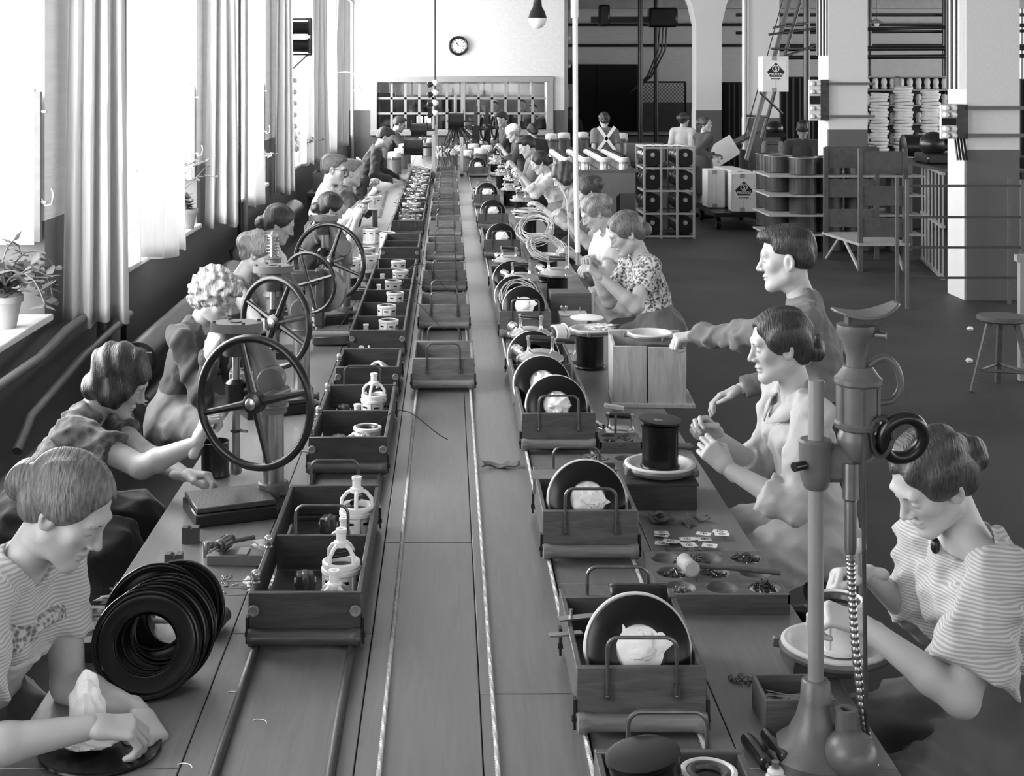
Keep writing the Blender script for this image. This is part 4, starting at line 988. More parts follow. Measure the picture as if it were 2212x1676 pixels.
# ---- right row: boxes with cloth filled discs
XRW = .425
wagon('handled box at the bench front holding the black canister', XRW, 2.18, 1, .5, 'r', back=True, front=False)
wagon('handled box with the nearest cloth filled disc and black lid', XRW, 3.04, 1, .43, 'r')
wagon('handled box with a cloth filled disc beside the flat paper tags', XRW, 4.13, 1, .45, 'r')
wagon('triple handled box beside the pale wooden crate', XRW, 5.32, 3, .47, 'r', back=False)
wagon('four bay handled box beside the small boxes with wing nut', XRW, 7.6, 4, .46, 'r', back=False)
wagon('double handled box beside the upper cable coil', XRW, 10.9, 2, .46, 'r', back=False)
wagon('handled box with disc next to the cable heap', XRW, 12.95, 1, .45, 'r')
wagon('double handled box with disc and a cable coil on top', XRW, 15.0, 2, .46, 'r')
wagon('farthest handled box with a cloth filled disc', XRW, 19.5, 1, .46, 'r')
zb = .8+.036
disc('largest cloth filled disc, in the box nearest the machine stand', (XRW+.005, 3.1, zb), 12, 1)
disc('cloth filled disc in the box beside the paper tags', (XRW, 4.2, zb), 12, 2)
disc('front cloth filled disc of the triple box', (XRW, 5.4, zb), 12, 3)
disc('second cloth filled disc of the triple box', (XRW-.03, 5.78, zb), 14, 3)
disc('third disc of the triple box, behind a polished lid', (XRW-.03, 6.35, zb), 14, 2, bag=False)
disc('front knotted cloth disc of the four bay box', (XRW-.0, 7.7, zb), 12, 1)
disc('second disc of the four bay box, cable wound behind it', (XRW-.03, 8.1, zb), 14, 2, bag=False)
disc('third disc of the four bay box', (XRW-.02, 8.75, zb), 14, 3, bag=False)
disc('disc in the double box beside the upper cable coil', (XRW, 10.98, zb), 12, 2)
disc('disc in the box next to the cable heap', (XRW, 13.03, zb), 12, 3)
disc('disc under the cable coil in the far double box', (XRW, 15.08, zb), 12, 1)
disc('farthest cloth filled disc', (XRW, 19.58, zb), 12, 2)
for x, y, rz, la, lb in ((-.02, 6.06, 2.9, 'polished lid with black handle between the discs of the triple box', 'black can under the lid between the discs of the triple box'),
                         (-.03, 6.6, 2.7, 'polished lid with black handle at the far end of the triple box', 'black can under the lid at the far end of the triple box'),
                         (.02, 8.42, 2.9, 'polished lid with black handle in the four bay box', 'black can under the lid in the four bay box'),
                         (-.02, 9.2, 2.6, 'polished lid with nozzle at the far end of the four bay box', 'black can under the nozzle lid of the four bay box')):
    CAN((XRW+x, y, .836), 0, lb); LID((XRW+x, y, 1.002), rz, la)
cable_coil('pale cable wound round the discs of the four bay box', (XRW-.02, 7.98, .95), .105, 5, 2, (1.2, 0, .2))
cable_coil('pale cable coil on the far double box', (XRW, 15.5, .95), .11, 7, 4)
# black canister and lid parts in the two nearest boxes
t = CAN((XRW-.04, 2.56, .838), 0, 'tilted black canister in the box at the bench front', rot=(0, -.16, 0))
STA((XRW+.06, 2.58, .86), .3, 'white stator housing beside the black canister')
t = thing('black_cover', 'black curved sheet cover standing at the back of the nearest disc box', 'cover', (XRW+.045, 3.42, .875)); part('sheet', MB().grid(lambda u, v: Vector((-.07+.14*u, -.05*math.cos(v*2.6), .02+.055*v+.055*math.sin(v*2.6))), 8, 14), M_BLACK, t)
t.children[0].modifiers.new('t', 'SOLIDIFY').thickness = .004
t = thing('metal_strap', 'bright bent metal strap across the nearest disc box', 'strap', (XRW-.13, 3.33, .956)); part('strip', MB().box((.02, -.02, 0), (.11, .025, .004), Matrix.Rotation(.25, 3, 'Z')).box((-.02, -.09, -.012), (.08, .02, .004), Matrix.Rotation(.2, 3, 'Z')), M_STEEL, t); part('screw', MB().cyl((.0, -.01, 0), (.0, -.01, .015), .005, n=8), M_STEEL, t)
t = thing('tin_scoop', 'small folded tin plate on the rim of the box beside the paper tags', 'tin plate', (XRW-.11, 4.5, .953)); part('plate', MB().box((.0, 0, 0), (.09, .05, .003), Matrix.Rotation(.3, 3, 'X')).box((0, -.03, -.03), (.08, .003, .05)), M_STEEL, t)
# ---- things on the right-hand side of the bench
ZT = .8
t = thing('rod_box', 'small open wooden box full of thin metal rods', 'box', (.775, 3.05, ZT))
W_, D_, H_ = .155, .135, .075
for s in (-1, 1): part('side_board', MB().box((s*(W_/2-.004), D_/2, H_/2), (.008, D_-.017, H_), b=.001), M_WOODM, t)
for y in (.004, D_-.004): part('end_board', MB().box((0, y, H_/2), (W_, .008, H_), b=.001), M_WOODM, t)
part('bottom_board', MB().box((0, D_/2, .006), (W_-.017, D_-.017, .008)), M_WOODM, t)
rr = random.Random(3)
for k in range(24):
    a = rr.uniform(-.05, .05); tag(part('metal_rod', MB().cyl((.775-.06+rr.uniform(0, .01), 3.065+.105*rr.random(), .83+.02*rr.random()), (.775+.055+rr.uniform(-.01, .01), 3.065+.105*rr.random(), .83+.022*rr.random()), .002, n=6), M_STEEL), 'thin steel rod lying in the small wooden box', 'rod', 'rods in the small box')
wt = well_tray('wooden parts tray with nine dished wells, mallet laid across', (.745, 3.72, ZT), .345, .34, .055, 3, 3)
pile('brass_beads', 'pale beads filling the near well beside the mallet head', (.63, 3.777, .8335), .034, 60, .004, M_ROLL, 'ball', 1)
pile('black_pins', 'heap of tiny black pins on a white cap in the parts tray', (.86, 3.777, .838), .034, 260, .003, M_IRON, 'ball', 2, .035)
tag(part('porcelain_saucer', MB().lathe([(.0, .0), (.042, .008), (.042, .012), (.03, .014)], (.86, 3.777, .834), n=24), M_WHITE), 'white saucer under the heap of black pins', 'saucer')
pile('screws', 'loose screws filling the middle wells of the parts tray', (.745, 3.89, .834), .036, 40, .0028, M_ROD, 'screw', 3, .03)
pile('screws', 'dark springs and screws in the well behind the mallet head', (.63, 3.89, .834), .036, 40, .0028, M_ROD, 'screw', 4, .03)
pile('screws', 'long heap of screws along the back wells of the parts tray', (.70, 4.0, .838), .05, 60, .0028, M_ROD, 'screw', 5, .03)
pile('screws', 'screws in the far corner well of the parts tray', (.86, 4.0, .838), .045, 50, .0028, M_ROD, 'screw', 6, .03)
pile('brass_beads', 'small spill of round beads on the bench boards', (.70, 3.32, ZT), .03, 44, .0035, M_ROLL, 'ball', 8, .002)
t = thing('mallet', 'wooden headed mallet lying across the parts tray', 'mallet', (.668, 3.86, .885), -.1); part('head', MB().lathe([(.0, -.05), (.018, -.05), (.023, -.044), (.021, -.02), (.021, .03), (.023, .044), (.018, .055), (0, .055)], (0, 0, 0), (-.16, 1, -.12), 20), M_WOODL, t)
part('handle', MB().tube([(0, 0, 0), (.1, -.004, .0), (.25, -.012, -.006)], .008, 10, rs=[.007, .008, .0095]), M_WOODM, t)
def _plate():
    t = thing('round_dish', 'x', 'dish')
    part('dish', MB().lathe([(.0, .006), (.085, .006), (.098, .012), (.112, .03), (.12, .032), (.128, .028), (.129, .018), (.12, .006), (.1, -.006), (.0, -.008)], n=44), mat('dish_paint', .55, .4, var=.06), t)
    part('rim_band', MB().torus((0, 0, .016), (0, 0, 1), .127, .006, 44, 6, 1.6), M_CASTL, t)
    for a in (.3, 2.4, 4.5): part('lug', MB().box((.133*math.cos(a), .133*math.sin(a), .012), (.03, .02, .026), Matrix.Rotation(a, 3, 'Z'), b=.004), M_CASTL, t)
    return t
DISH = Proto(_plate)
DISH((.935, 3.35, .852), .4, 'round pale dish under the white stator of the striped blouse worker'); STA((.945, 3.36, .86), .6, 'white stator housing standing in the dish by the striped blouse worker', scale=1.25)
tag(part('dish_block', MB().box((.90, 3.4, .821), (.14, .14, .042), b=.003), M_WOODD), 'wood block propping the dish at the bench edge', 'block')
t = thing('dark_step_box', 'dark wooden block box under the dish with the black can', 'box', (.71, 4.62, ZT)); part('body', MB().box((0, .13, .04), (.24, .26, .08), b=.003), M_WOODD, t); part('top_board', MB().box((0, .13, .084), (.25, .27, .008)), M_WOODD, t)
DISH((.725, 4.74, .897), 1.2, 'round pale dish under the upright black can', scale=.95); CAN((.725, 4.74, .905), 0, 'upright black can being wired on the dish', scale=.93)
t = thing('can_cover', 'black round cover held tilted on the upright can', 'cover', (.725, 4.74, 1.066), rot=(.05, .06, 0)); part('cover', MB().lathe([(.0, .0), (.068, 0), (.072, .004), (.072, .008), (.05, .01), (.0, .008)], n=36), M_BLACK, t); part('lens', MB().ell((-.01, -.02, .009), (.017, .012, .003), None, 12, 6), M_STEEL, t)
well_tray('small tray of nuts beside the upright black can', (.60, 5.02, ZT), .2, .12, .045, 2, 1); pile('nuts', 'pale nuts heaped in the small tray', (.55, 5.08, .828), .05, 60, .0045, M_ROLL, 'washer', 9, .025)
well_tray('second small tray of screws behind the upright black can', (.66, 5.28, ZT), .16, .14, .05, 2, 2); pile('screws', 'few screws in the second small tray', (.66, 5.33, .832), .05, 40, .003, M_ROD, 'screw', 10, .02)
t = thing('turned_knob', 'turned wooden file handle knob by the tray of nuts', 'knob', (.60-.06, 5.0-.04, ZT)); part('knob', MB().lathe([(0, -.0), (.012, .0), (.018, .01), (.011, .025), (.014, .03), (.022, .048), (.016, .065), (0, .068)], (0, .0, .02), (-.5, -.3, .5), 16), M_WOODL, t)
LID((.69, 5.55, ZT), 2.9, 'polished lid with black handle before the pale crate', scale=.9)
# paper tags and leather scraps
rr = random.Random(12)
for k in range(14):
    x, y = .76+rr.uniform(-.1, .1), 4.3+rr.uniform(-.07, .08); a = rr.uniform(-.5, .5); t = thing('paper_tag', 'small printed paper tag lying on the bench boards', 'paper tag', (x, y, ZT+.0015+.0012*k), a, 'paper tags on the bench', )
    part('sheet', MB().box((0, 0, 0), (.045, .032, .0008), Matrix.Rotation(rr.uniform(-.06, .06), 3, 'X')), M_PAPER, t); part('print', MB().torus((0, 0, .0008), (0, 0, 1), .009, .0012, 16, 4, .3).box((0, 0, .0008), (.003, .009, .0005)), M_INK, t)
for k in range(12):
    x, y = (.76, 4.16) if k < 6 else (.74, 4.5); a = rr.random()*6; b = MB().grid(lambda u, v: Vector((.06*(u-.5)+.01*math.sin(v*5), .03*(v-.5), .006+.014*math.sin(u*3.1+k)**2)), 8, 4); o = tag(part('leather_scrap', b, M_LEATH), 'curled dark leather scrap on the bench boards', 'scrap', 'leather scraps by the paper tags'); o.location = (x+rr.uniform(-.07, .08), y+rr.uniform(-.04, .05), ZT); o.rotation_euler = (0, 0, a); o.modifiers.new('t', 'SOLIDIFY').thickness = .002
o = tag(part('torn_leather', MB().grid(lambda u, v: Vector((.14*(u-.5), .06*(v-.5)*(1-.5*abs(math.sin(u*5))), .004+.016*(u-.5)**2*4*(.4+.6*v)+.01*math.sin(u*7+v*3)**2)), 12, 6), M_LEATH), 'torn dark leather piece alone between the ropes', 'scrap'); o.location = (.195, 5.12, ZT); o.modifiers.new('t', 'SOLIDIFY').thickness = .003
# bakelite grips and spark plug at the machine stand
for x, y, lb in ((.653, 2.94, 'left glossy black grip lying before the machine stand'), (.70, 2.96, 'right glossy black grip lying before the machine stand')):
    t = thing('black_grip', lb, 'grip', (x, y, ZT), .15); part('grip', MB().lathe([(.006, -.06), (.014, -.058), (.0155, -.05), (.014, -.03), (.0165, 0), (.0165, .04), (.014, .056), (0, .06)], (0, 0, .0168), (0, 1, 0), 20), M_BAKE, t); part('end_hole', MB().cyl((0, -.061, .0168), (0, -.059, .0168), .005, n=10), M_STEEL, t)
t = thing('fuse_plug', 'threaded porcelain plug standing before the machine stand', 'plug', (.668, 2.83, ZT)); part('body', MB().lathe([(.02, 0), (.02, .02), (.016, .024), (.017, .03), (.013, .036)], n=20), M_WHITE, t)
for z in (.004, .01, .016): part('thread', MB().torus((0, 0, z), (0, 0, 1), .019, .003, 20, 6), M_STEEL, t)
part('tip', MB().cyl((0, 0, .036), (0, 0, .05), .008, n=12), M_STEEL, t)
# pale wooden crate with the man's work piece
cr = thing('wooden_crate', 'pale open ended wooden crate under the reaching man hand', 'crate', (.875, 6.05, ZT), -.06)
part('front_board', MB().box((-.083, 0, .14), (.15, .016, .25), b=.002), M_WOODL, cr); part('front_board', MB().box((.08, 0, .138), (.166, .016, .246), b=.002), M_WOODL, cr)
part('back_board', MB().box((0, .25, .15), (.32, .016, .28), b=.002), M_WOODL, cr); part('bottom_board', MB().box((.02, .125, .01), (.36, .3, .018), b=.002), M_WOODL, cr)
part('end_board', MB().box((-.15, .125, .145), (.014, .232, .25), b=.002), M_WOODL, cr); part('corner_post', MB().box((.155, .235, .14), (.02, .02, .25)), M_WOODL, cr)
DISH((.90, 6.17, 1.08), .6, 'dish on top of the pale crate under the reaching hand', scale=.8)
CAN((.93, 6.17, .82), 0, 'black can standing inside the pale crate', scale=1.3)
t = thing('file', 'file with a dark turned handle beside the pale crate', 'file', (.84, 5.38, ZT), -.18); part('blade', MB().box((-.12, 0, .008), (.24, .018, .005)), M_ROD, t); part('handle', MB().lathe([(.007, 0), (.012, .008), (.013, .03), (.011, .07), (.014, .1), (.005, .112)], (0, 0, .013), (1, 0, 0), 16), M_WOODM, t)
t = thing('tee_tool', 'tall tee shaped tool with pale top standing by the crate', 'tool', (.655, 5.42, ZT)); part('stem', MB().cyl((0, 0, .012), (0, 0, .15), .005, n=8), M_ROD, t); part('cross_head', MB().box((-.005, 0, .152), (.075, .03, .012), Matrix.Rotation(.15, 3, 'Y')), M_WOODL, t); part('foot', MB().lathe([(.05, 0), (.052, .006), (.03, .01), (.006, .014)], n=20), M_IRON, t)
CAN((.70, 6.85, ZT), 0, 'black can carrying the white dish with a cloth', scale=1.05); DISH((.71, 6.85, .973), 0, 'white dish with a cloth on the black can', scale=.85)
o = tag(part('cleaning_cloth', lump(5, (0, 0, 0), (.09, .05, .02), .3, 40, 24, 4), M_CLOTH), 'pale cloth draped over the white dish', 'cloth'); o.location = (.75, 6.82, 1.01)
tag(part('enamel_plate', MB().lathe([(0, .0), (.08, 0), (.084, .006), (.06, .012), (0, .014)], (.69, 6.88, 1.04), n=32), M_WHITE), 'flat white plate above the white dish', 'plate')
LID((.60, 7.05, ZT), 2.9, 'polished lid with black handle flat on the bench near the white dish')
bx = thing('wing_nut_box', 'small wooden box with a wing nut on its lid', 'box', (.70, 7.7, ZT)); part('body', MB().box((0, .06, .065), (.15, .12, .08), b=.003).box((0, .06, .013), (.15, .12, .022), b=.002), M_WOODL, bx); part('lid', MB().box((0, .06, .112), (.155, .125, .012), b=.002), M_WOODL, bx)
part('wing_nut', MB().cyl((-.05, .06, .118), (-.05, .06, .14), .005, n=8).ell((-.062, .06, .145), (.008, .003, .014), None, 10, 6).ell((-.038, .06, .145), (.008, .003, .014), None, 10, 6), M_STEEL, bx); part('pin', MB().cyl((.04, .06, .118), (.04, .06, .15), .004, n=8), M_STEEL, bx)
bx = thing('plain_board_box', 'larger wooden box behind the wing nut box', 'box', (.72, 8.1, ZT)); part('body', MB().box((0, .1, .085), (.24, .18, .17), b=.003), M_WOODM, bx); part('end_board', MB().box((.127, .1, .09), (.014, .2, .18)), M_WOODL, bx)
t = thing('small_motor', 'small open motor with a white wheel beside the wing nut box', 'motor', (.60, 7.55, ZT), .5); part('frame', MB().lathe([(.03, -.035), (.045, -.03), (.045, .03), (.03, .035)], (0, 0, .045), (1, 0, 0), 18), M_WHITE, t); part('wheel', MB().torus((.045, 0, .05), (1, 0, .2), .04, .006, 24, 8), M_WHITE, t); part('windings', MB().torus((-.04, 0, .045), (1, 0, 0), .025, .012, 18, 8), M_COPPER, t); part('foot', MB().box((0, 0, .006), (.07, .08, .012)), M_WHITE, t)
CAN((.70, 8.85, ZT), 0, 'black can below the domed lid of the patterned blouse worker', scale=1.0); LID((.70, 8.85, .966), 2.8, 'domed lid being finished by the patterned blouse worker', scale=1.15)
CAN((.70, 9.7, ZT), .2, 'black can holding the lower cable coil'); DISH((.69, 9.7, .967), .3, 'dish on the black can with the lower cable coil', scale=.8)
cable_coil('lower pale cable coil beside the white dress worker', (.68, 9.62, 1.02), .12, 11, 1, (.55, 0, .3))
CAN((.72, 10.9, ZT), .2, 'black can holding the upper cable coil'); DISH((.71, 10.9, .967), .3, 'dish on the black can with the upper cable coil', scale=.8)
cable_coil('upper pale cable coil standing on its can', (.69, 10.85, 1.03), .125, 9, 3, (.8, 0, -.2))
CAN((.72, 12.3, ZT), .2, 'tall black can under the cable heap'); DISH((.71, 12.3, .967), .3, 'dish under the cable heap', scale=.85); cable_coil('heap of pale cable on the dish', (.70, 12.3, 1.01), .11, 8, 6)
CAN((.74, 14.0, ZT), .2, 'black can with an open nozzle lid past the cable heap'); LID((.74, 14.0, .967), 2.5, 'nozzle lid on the black can past the cable heap')
for k in range(9):
    y = 15.3+k*.75; CAN((.68+.05*(k % 3), y, ZT), k, 'black can standing along the far right of the bench', 'cans along the far bench'); LID((.68+.05*(k % 3), y, .967), k*1.3, 'polished lid seated on a far black can', 'lids on the far cans')
# ---- far end of the bench: finished units, spools, posts
def _unit():
    t = thing('vacuum_unit', 'x', 'appliance'); part('drum', MB().lathe([(.12, 0), (.125, .01), (.12, .02), (.12, .24), (.128, .25), (.128, .27), (.12, .28)], n=24), M_CASTL, t)
    part('cap', MB().lathe([(.11, .28), (.115, .29), (.11, .36), (.08, .375), (0, .38)], n=24), M_WHITE, t)
    for a in (.2, 2.3, 4.4): part('latch', MB().box((.13*math.cos(a), .13*math.sin(a), .27), (.03, .03, .05), Matrix.Rotation(a, 3, 'Z'), b=.004), M_ALU, t)
    return t
UN = Proto(_unit); rr = random.Random(21)
for k, (x, y) in enumerate(((-.78, 20.3), (-.72, 21.3), (-.1, 20.4), (.05, 21.0), (-.12, 21.8), (.28, 20.7), (.5, 21.3), (.2, 22.0), (.42, 22.6), (.62, 22.1), (.1, 23.0), (.35, 23.6), (.6, 23.4), (-.7, 22.6), (.15, 24.3), (.5, 24.6), (-.35, 24.6), (.75, 24.3))):
    UN((x, y, ZT), k, 'grey drum unit with white cap on the far end of the bench', 'finished units on the far bench', scale=.85)
for px, py, Y, lb in ((893, 318, 19.0, 'black wire spool on the near post of the bench'), (905, 281, 23.0, 'black wire spool on the far post of the bench'), (985, 262, 23.0, 'big dark wire spool above the hanging leads')):
    t = thing('wire_spool', lb, 'spool', U(px, py, Y)); R_ = .16 if 'big' not in lb else .2
    part('axle', MB().cyl((-.15, 0, 0), (.3, 0, 0), .015, n=8), M_CAST, t); part('core', MB().lathe([(R_*.7, -.12), (R_*.7, .12)], (0, 0, 0), (1, 0, 0), 20), M_IRON, t); part('flange', MB().lathe([(R_, -.13), (R_, -.12)], (0, 0, 0), (1, 0, 0), 24), M_IRON, t); part('flange', MB().lathe([(R_, .12), (R_, .13)], (0, 0, 0), (1, 0, 0), 24), M_IRON, t)
for x, y, h, lb in ((-.19, 18.9, .62, 'upright board post beside the near spool'), (.2, 19.8, .55, 'upright board post right of the near spool'), (-.19, 23.0, .85, 'upright board post under the far spool'), (.13, 23.2, 1.1, 'tall post carrying the big spool')):
    t = thing('bench_post', lb, 'post', (x, y, ZT)); part('post', MB().box((0, 0, h/2), (.05, .05, h), b=.004), M_WOODL, t); part('foot', MB().box((0, 0, .015), (.052, .2, .03)), M_WOODD, t)
b = MB(); rr = random.Random(9)
for k in range(60):
    a = rr.uniform(-.2, .5); p = Vector((.13, 23.0, 1.5)); q = Vector((.13+a*1.3, 22.7+rr.uniform(-.3, .3), 1.05-.1*rr.random())); b.tube([p, (p+q)/2+Vector((rr.uniform(-.1, .1), 0, -.12+rr.uniform(-.1, .1))), q], .006, 4)
o = tag(part('lead_curtain', b, M_WIRE), 'spread bunch of dark leads hanging from the big spool', 'wires'); o['kind'] = 'stuff'
b = MB()
for k in range(26):
    x = -.05+rr.uniform(-.1, .12); b.tube([(x, 19.3+rr.uniform(-.3, .4), .95), (x+rr.uniform(-.05, .05), 19.4, 1.12), (x+rr.uniform(-.12, .16), 19.4, 1.2+.15*rr.random())], .004, 4)
o = tag(part('lead_brush', b, M_WIRE), 'upright brush of dark leads in the middle row', 'wires'); o['kind'] = 'stuff'
wagon('multi bay wooden box with upright leads at the far end of the middle row', XM, 18.3, 3, .46, 'm', front=True, back=False)
for k, (px, py, Y) in enumerate(((1072, 262, 23.4), (1028, 300, 23.0))):
    t = thing('bench_winder', ['hand winder with a spoked wheel by the standing man', 'upright winder frame before the standing man'][k], 'machine', (U(px-20*(1-k), py, Y).x, Y, ZT)); part('frame', MB().box((0, 0, .3), (.12, .12, .6), b=.01), M_IRON, t); part('wheel', MB().torus((.12, 0, .55), (1, .2, 0), .2, .02, 28, 8), M_IRON, t); part('shaft', MB().cyl((-.1, 0, .55), (.2, 0, .55), .03), M_CAST, t); part('top_bar', MB().box((-.0, 0, .75), (.06, .06, .35)), M_CAST, t)
# ---- left-hand side of the bench: presses and small parts
press('front hand press with the big black wheel gripped by a worker', (-.588, 4.68, ZT), 0, .207, 15, 1.0)
press('second hand press behind the front one, curved neck in view', (-.64, 6.08, ZT), .06, .185, 65, 1.0, .40, -.1, -38)
press('farthest hand press with four spoke wheel near the man with glasses', (-.61, 8.2, ZT), 0, .215, 70, 1.0, .37, -.07, -20)
t = thing('spring_drill', 'bench drill with a coil spring on its column behind the second press', 'drill', (-.90, 7.15, ZT))
part('column', MB().cyl((0, 0, 0), (0, 0, .5), .034, n=20), M_CASTL, t); part('sleeve', MB().lathe([(.045, .3), (.05, .31), (.045, .33), (.043, .5), (.05, .505), (.03, .51)], n=20), M_CASTL, t); part('top_rod', MB().cyl((0, 0, .5), (0, 0, .62), .018, n=14), M_STEEL, t); part('cap', MB().lathe([(.034, .615), (.034, .625), (.01, .63), (.01, .64)], n=16), M_STEEL, t)
part('spring', MB().tube([(.03*math.cos(a*.5), .03*math.sin(a*.5), .51+.1*a/75) for a in range(76)], .003, 6), M_STEEL, t); part('foot', MB().box((.05, 0, .02), (.24, .2, .04), b=.006), M_IRON, t)
part('arm', MB().box((.13, 0, .4), (.24, .06, .08), b=.015).box((.24, 0, .3), (.05, .05, .3), b=.01), M_CAST, t); wh = part('wheel_rim', MB().torus((.2, -.16, .4), (-.45, -1, 0), .15, .0105, 44, 8), M_IRON, t)
for k in range(4):
    a = math.pi/2*k+.3; d = Matrix.Rotation(-.42, 3, 'Z') @ Vector((math.cos(a), 0, math.sin(a))); part('spoke', MB().tube([Vector((.2, -.16, .4)), Vector((.2, -.16, .4))+d*.146], .009, 8), M_IRON, wh)
part('belt_guard', MB().lathe([(.11, -.02), (.11, .02)], (.27, .05, .33), (.3, 1, 0), 24), M_CASTL, t)
t = thing('machine_vice', 'long bright barred vice with a small white hand wheel behind the presses', 'vice', (-.52, 7.45, ZT)); part('bar', MB().cyl((-.3, 0, .05), (.12, 0, .05), .022, n=16), M_STEEL, t); part('body', MB().box((-.1, 0, .03), (.2, .12, .05), b=.008), M_CAST, t); part('hand_wheel', MB().torus((.08, -.35, .05), (-.2, -1, .4), .04, .007, 28, 8).cyl((.08, -.36, .05), (.08, -.3, .05), .016, n=12).box((.08, -.35, .05), (.075, .01, .008)), M_WHITE, t); part('knob', MB().ell((.15, 0, .06), (.03, .02, .02)), M_IRON, t)
for k, (x, y, lb) in enumerate(((-.66, 9.5, 'first white wound stator on the bench past the far press'), (-.55, 9.75, 'second white wound stator with a frayed winding'), (-.62, 10.6, 'white stator lying by the dark bearded mount'), (-.5, 11.6, 'white stator in front of the seated men'), (-.66, 11.9, 'white stator beside the upright mandrel'))):
    STA((x, y, ZT+(.06 if k < 2 else 0)), k, lb, scale=1.3)
    if k < 2: tag(part('stator_stand', MB().lathe([(.07, 0), (.07, .012), (.04, .02), (.04, .05), (.06, .06)], (x, y, ZT), n=20), M_CAST), ['dark pedestal under the first wound stator', 'dark pedestal under the second wound stator'][k], 'pedestal')
t = thing('mandrel_stand', 'upright mandrel carrying a white wound stator before the seated men', 'stand', (-.66, 12.6, ZT)); part('stem', MB().cyl((0, 0, 0), (0, 0, .22), .025, n=14), M_CASTL, t); part('foot', MB().lathe([(.08, 0), (.08, .02), (.03, .03)], n=18), M_CAST, t)
STA((-.66, 12.6, 1.02), .3, 'white wound stator raised on the mandrel', scale=1.3)
t = thing('steel_block', 'low dark wooden jig with a bright ring past the far press', 'jig', (-.60, 9.0, ZT)); part('body', MB().box((0, 0, .03), (.3, .16, .06), b=.004), M_WOODD, t); part('ring', MB().torus((.06, 0, .065), (0, 0, 1), .05, .006, 28, 6), M_STEEL, t)
o = tag(part('paper_block', MB().box((-.72, 18.6, .84), (.13, .12, .08), b=.006), M_PAPER), 'white paper wrapped block beside the bending man', 'block')
tag(part('bench_rule', MB().box((-.72, 15.6, .803), (.03, 3.2, .006), Matrix.Rotation(.02, 3, 'Z')), M_WIRE), 'long dark rule lying on the far bench', 'rule')
# steel fittings before the front press
t = thing('vee_block', 'nearest notched steel vee block', 'vee block', (-.80, 4.06, ZT), .0); VB = [(-.025, 0), (.025, 0), (.025, .05), (.008, .05), (0, .042), (-.008, .05), (-.025, .05)]; part('block', MB().prism(VB, .03, (0, 0, 0), RX), M_CAST, t)
t = thing('vee_block', 'notched steel vee block behind the nearest one', 'vee block', (-.795, 4.3, ZT), .0); part('block', MB().prism(VB, .03, (0, 0, 0), RX), M_CAST, t)
for x, y, lb in ((-.735, 3.93, 'small round steel pin nearest the vee blocks'), (-.725, 4.17, 'taller round steel pin beside the press lever')):
    tag(part('steel_pin', MB().lathe([(.0, 0), (.011, 0), (.011, .042), (.009, .046), (0, .046)], (x, y, ZT), n=18), M_STEEL), lb, 'pin')
t = thing('steel_jig', 'long steel jig block with a wire wound armature resting on it', 'jig', (-.625, 4.12, ZT), -.05); part('block', MB().box((0, 0, .016), (.17, .06, .032), b=.003), M_CASTL, t); part('groove', MB().box((.02, 0, .034), (.03, .06, .006)), M_STEEL, t)
ARM((-.665, 4.13, .836), 1.2, 'wire wound armature resting on the steel jig', scale=.8)
t = thing('press_lever', 'bright turned lever lying toward the press base', 'lever', (-.72, 4.24, ZT+.012), .12); part('rod', MB().cyl((0, 0, 0), (.13, .03, .01), .007, n=10), M_ROD, t); part('grip', MB().ell((.0, 0, 0), (.016, .011, .011), None, 12, 8), M_ROD, t)
t = thing('angle_bracket', 'dark angle piece with three bright pins', 'angle bracket', (-.545, 3.86, ZT), .15); part('plate', MB().box((0, 0, .022), (.006, .05, .044)).box((.012, 0, .003), (.03, .05, .006)), M_IRON, t)
for k in range(3): part('pin', MB().cyl((-.065, -.02+.02*k, .012+.012*k), (0, -.02+.02*k, .012+.012*k), .002, n=6), M_STEEL, t)
pile('rivets', 'scattered bright rivets before the vee blocks', (-.66, 3.93, ZT), .09, 46, .0035, M_STEEL, 'washer', 31, .001)
pile('washers', 'heap of white fibre washers at the front tray', (-.525, 3.93, ZT), .05, 60, .009, M_PAPER, 'washer', 32, .02)
o = tag(part('oily_rag', lump(8, (0, 0, .03), (.05, .045, .035), .3, 40, 24, 4), mat('rag', .5, .9)), 'crumpled pale rag between the jig and the front tray', 'rag'); o.location = (-.535, 4.16, ZT)
t = thing('mallet', 'small mallet with frayed pale head behind the black rings', 'mallet', (-.60, 3.62, ZT+.025), 0); part('head', MB().lathe([(0, -.05), (.02, -.048), (.022, -.03), (.02, .03), (.021, .04), (0, .045)], (0, 0, 0), (.3, 1, .1), 18), M_WOODM, t); part('frayed_face', lump(3, (-.012, -.046, -.004), (.02, .012, .02), .2, 16, 10), M_CLOTH, t); part('handle', MB().tube([(0, 0, 0), (-.16, .0, 0), (-.3, .02, .02)], .007, 10), M_WOODL, t)
wt = well_tray('grey tray with round tin wells behind the pinafore worker', (-.87, 3.42, ZT), .2, .24, .05, 2, 2, m=M_CAST)
tag(part('rag_dark', lump(13, (-.87, 3.78, .83), (.08, .06, .04), .3, 36, 22, 4), M_LEATH), 'dark crumpled rag beside the tin well tray', 'rag')
t = thing('drill_bit', 'dark drill laid on the tin well tray', 'drill bit', (-.86, 3.58, .856), .08); part('shank', MB().cyl((-.1, 0, 0), (.1, 0, 0), .004, n=8), M_ROD, t); part('tip', MB().cyl((.1, 0, 0), (.13, 0, 0), .003, .0005, n=8), M_ROD, t)
can_ = thing('tin_can', 'dark tin can standing behind the spindle of the front press', 'tin can', (-.84, 5.02, ZT)); part('shell', MB().lathe([(.05, 0), (.052, .004), (.05, .008), (.05, .12), (.053, .124), (.048, .124), (.047, .02)], n=28, cap=False), M_IRON, can_); part('bottom', MB().cyl((0, 0, 0), (0, 0, .004), .049, n=24), M_IRON, can_)
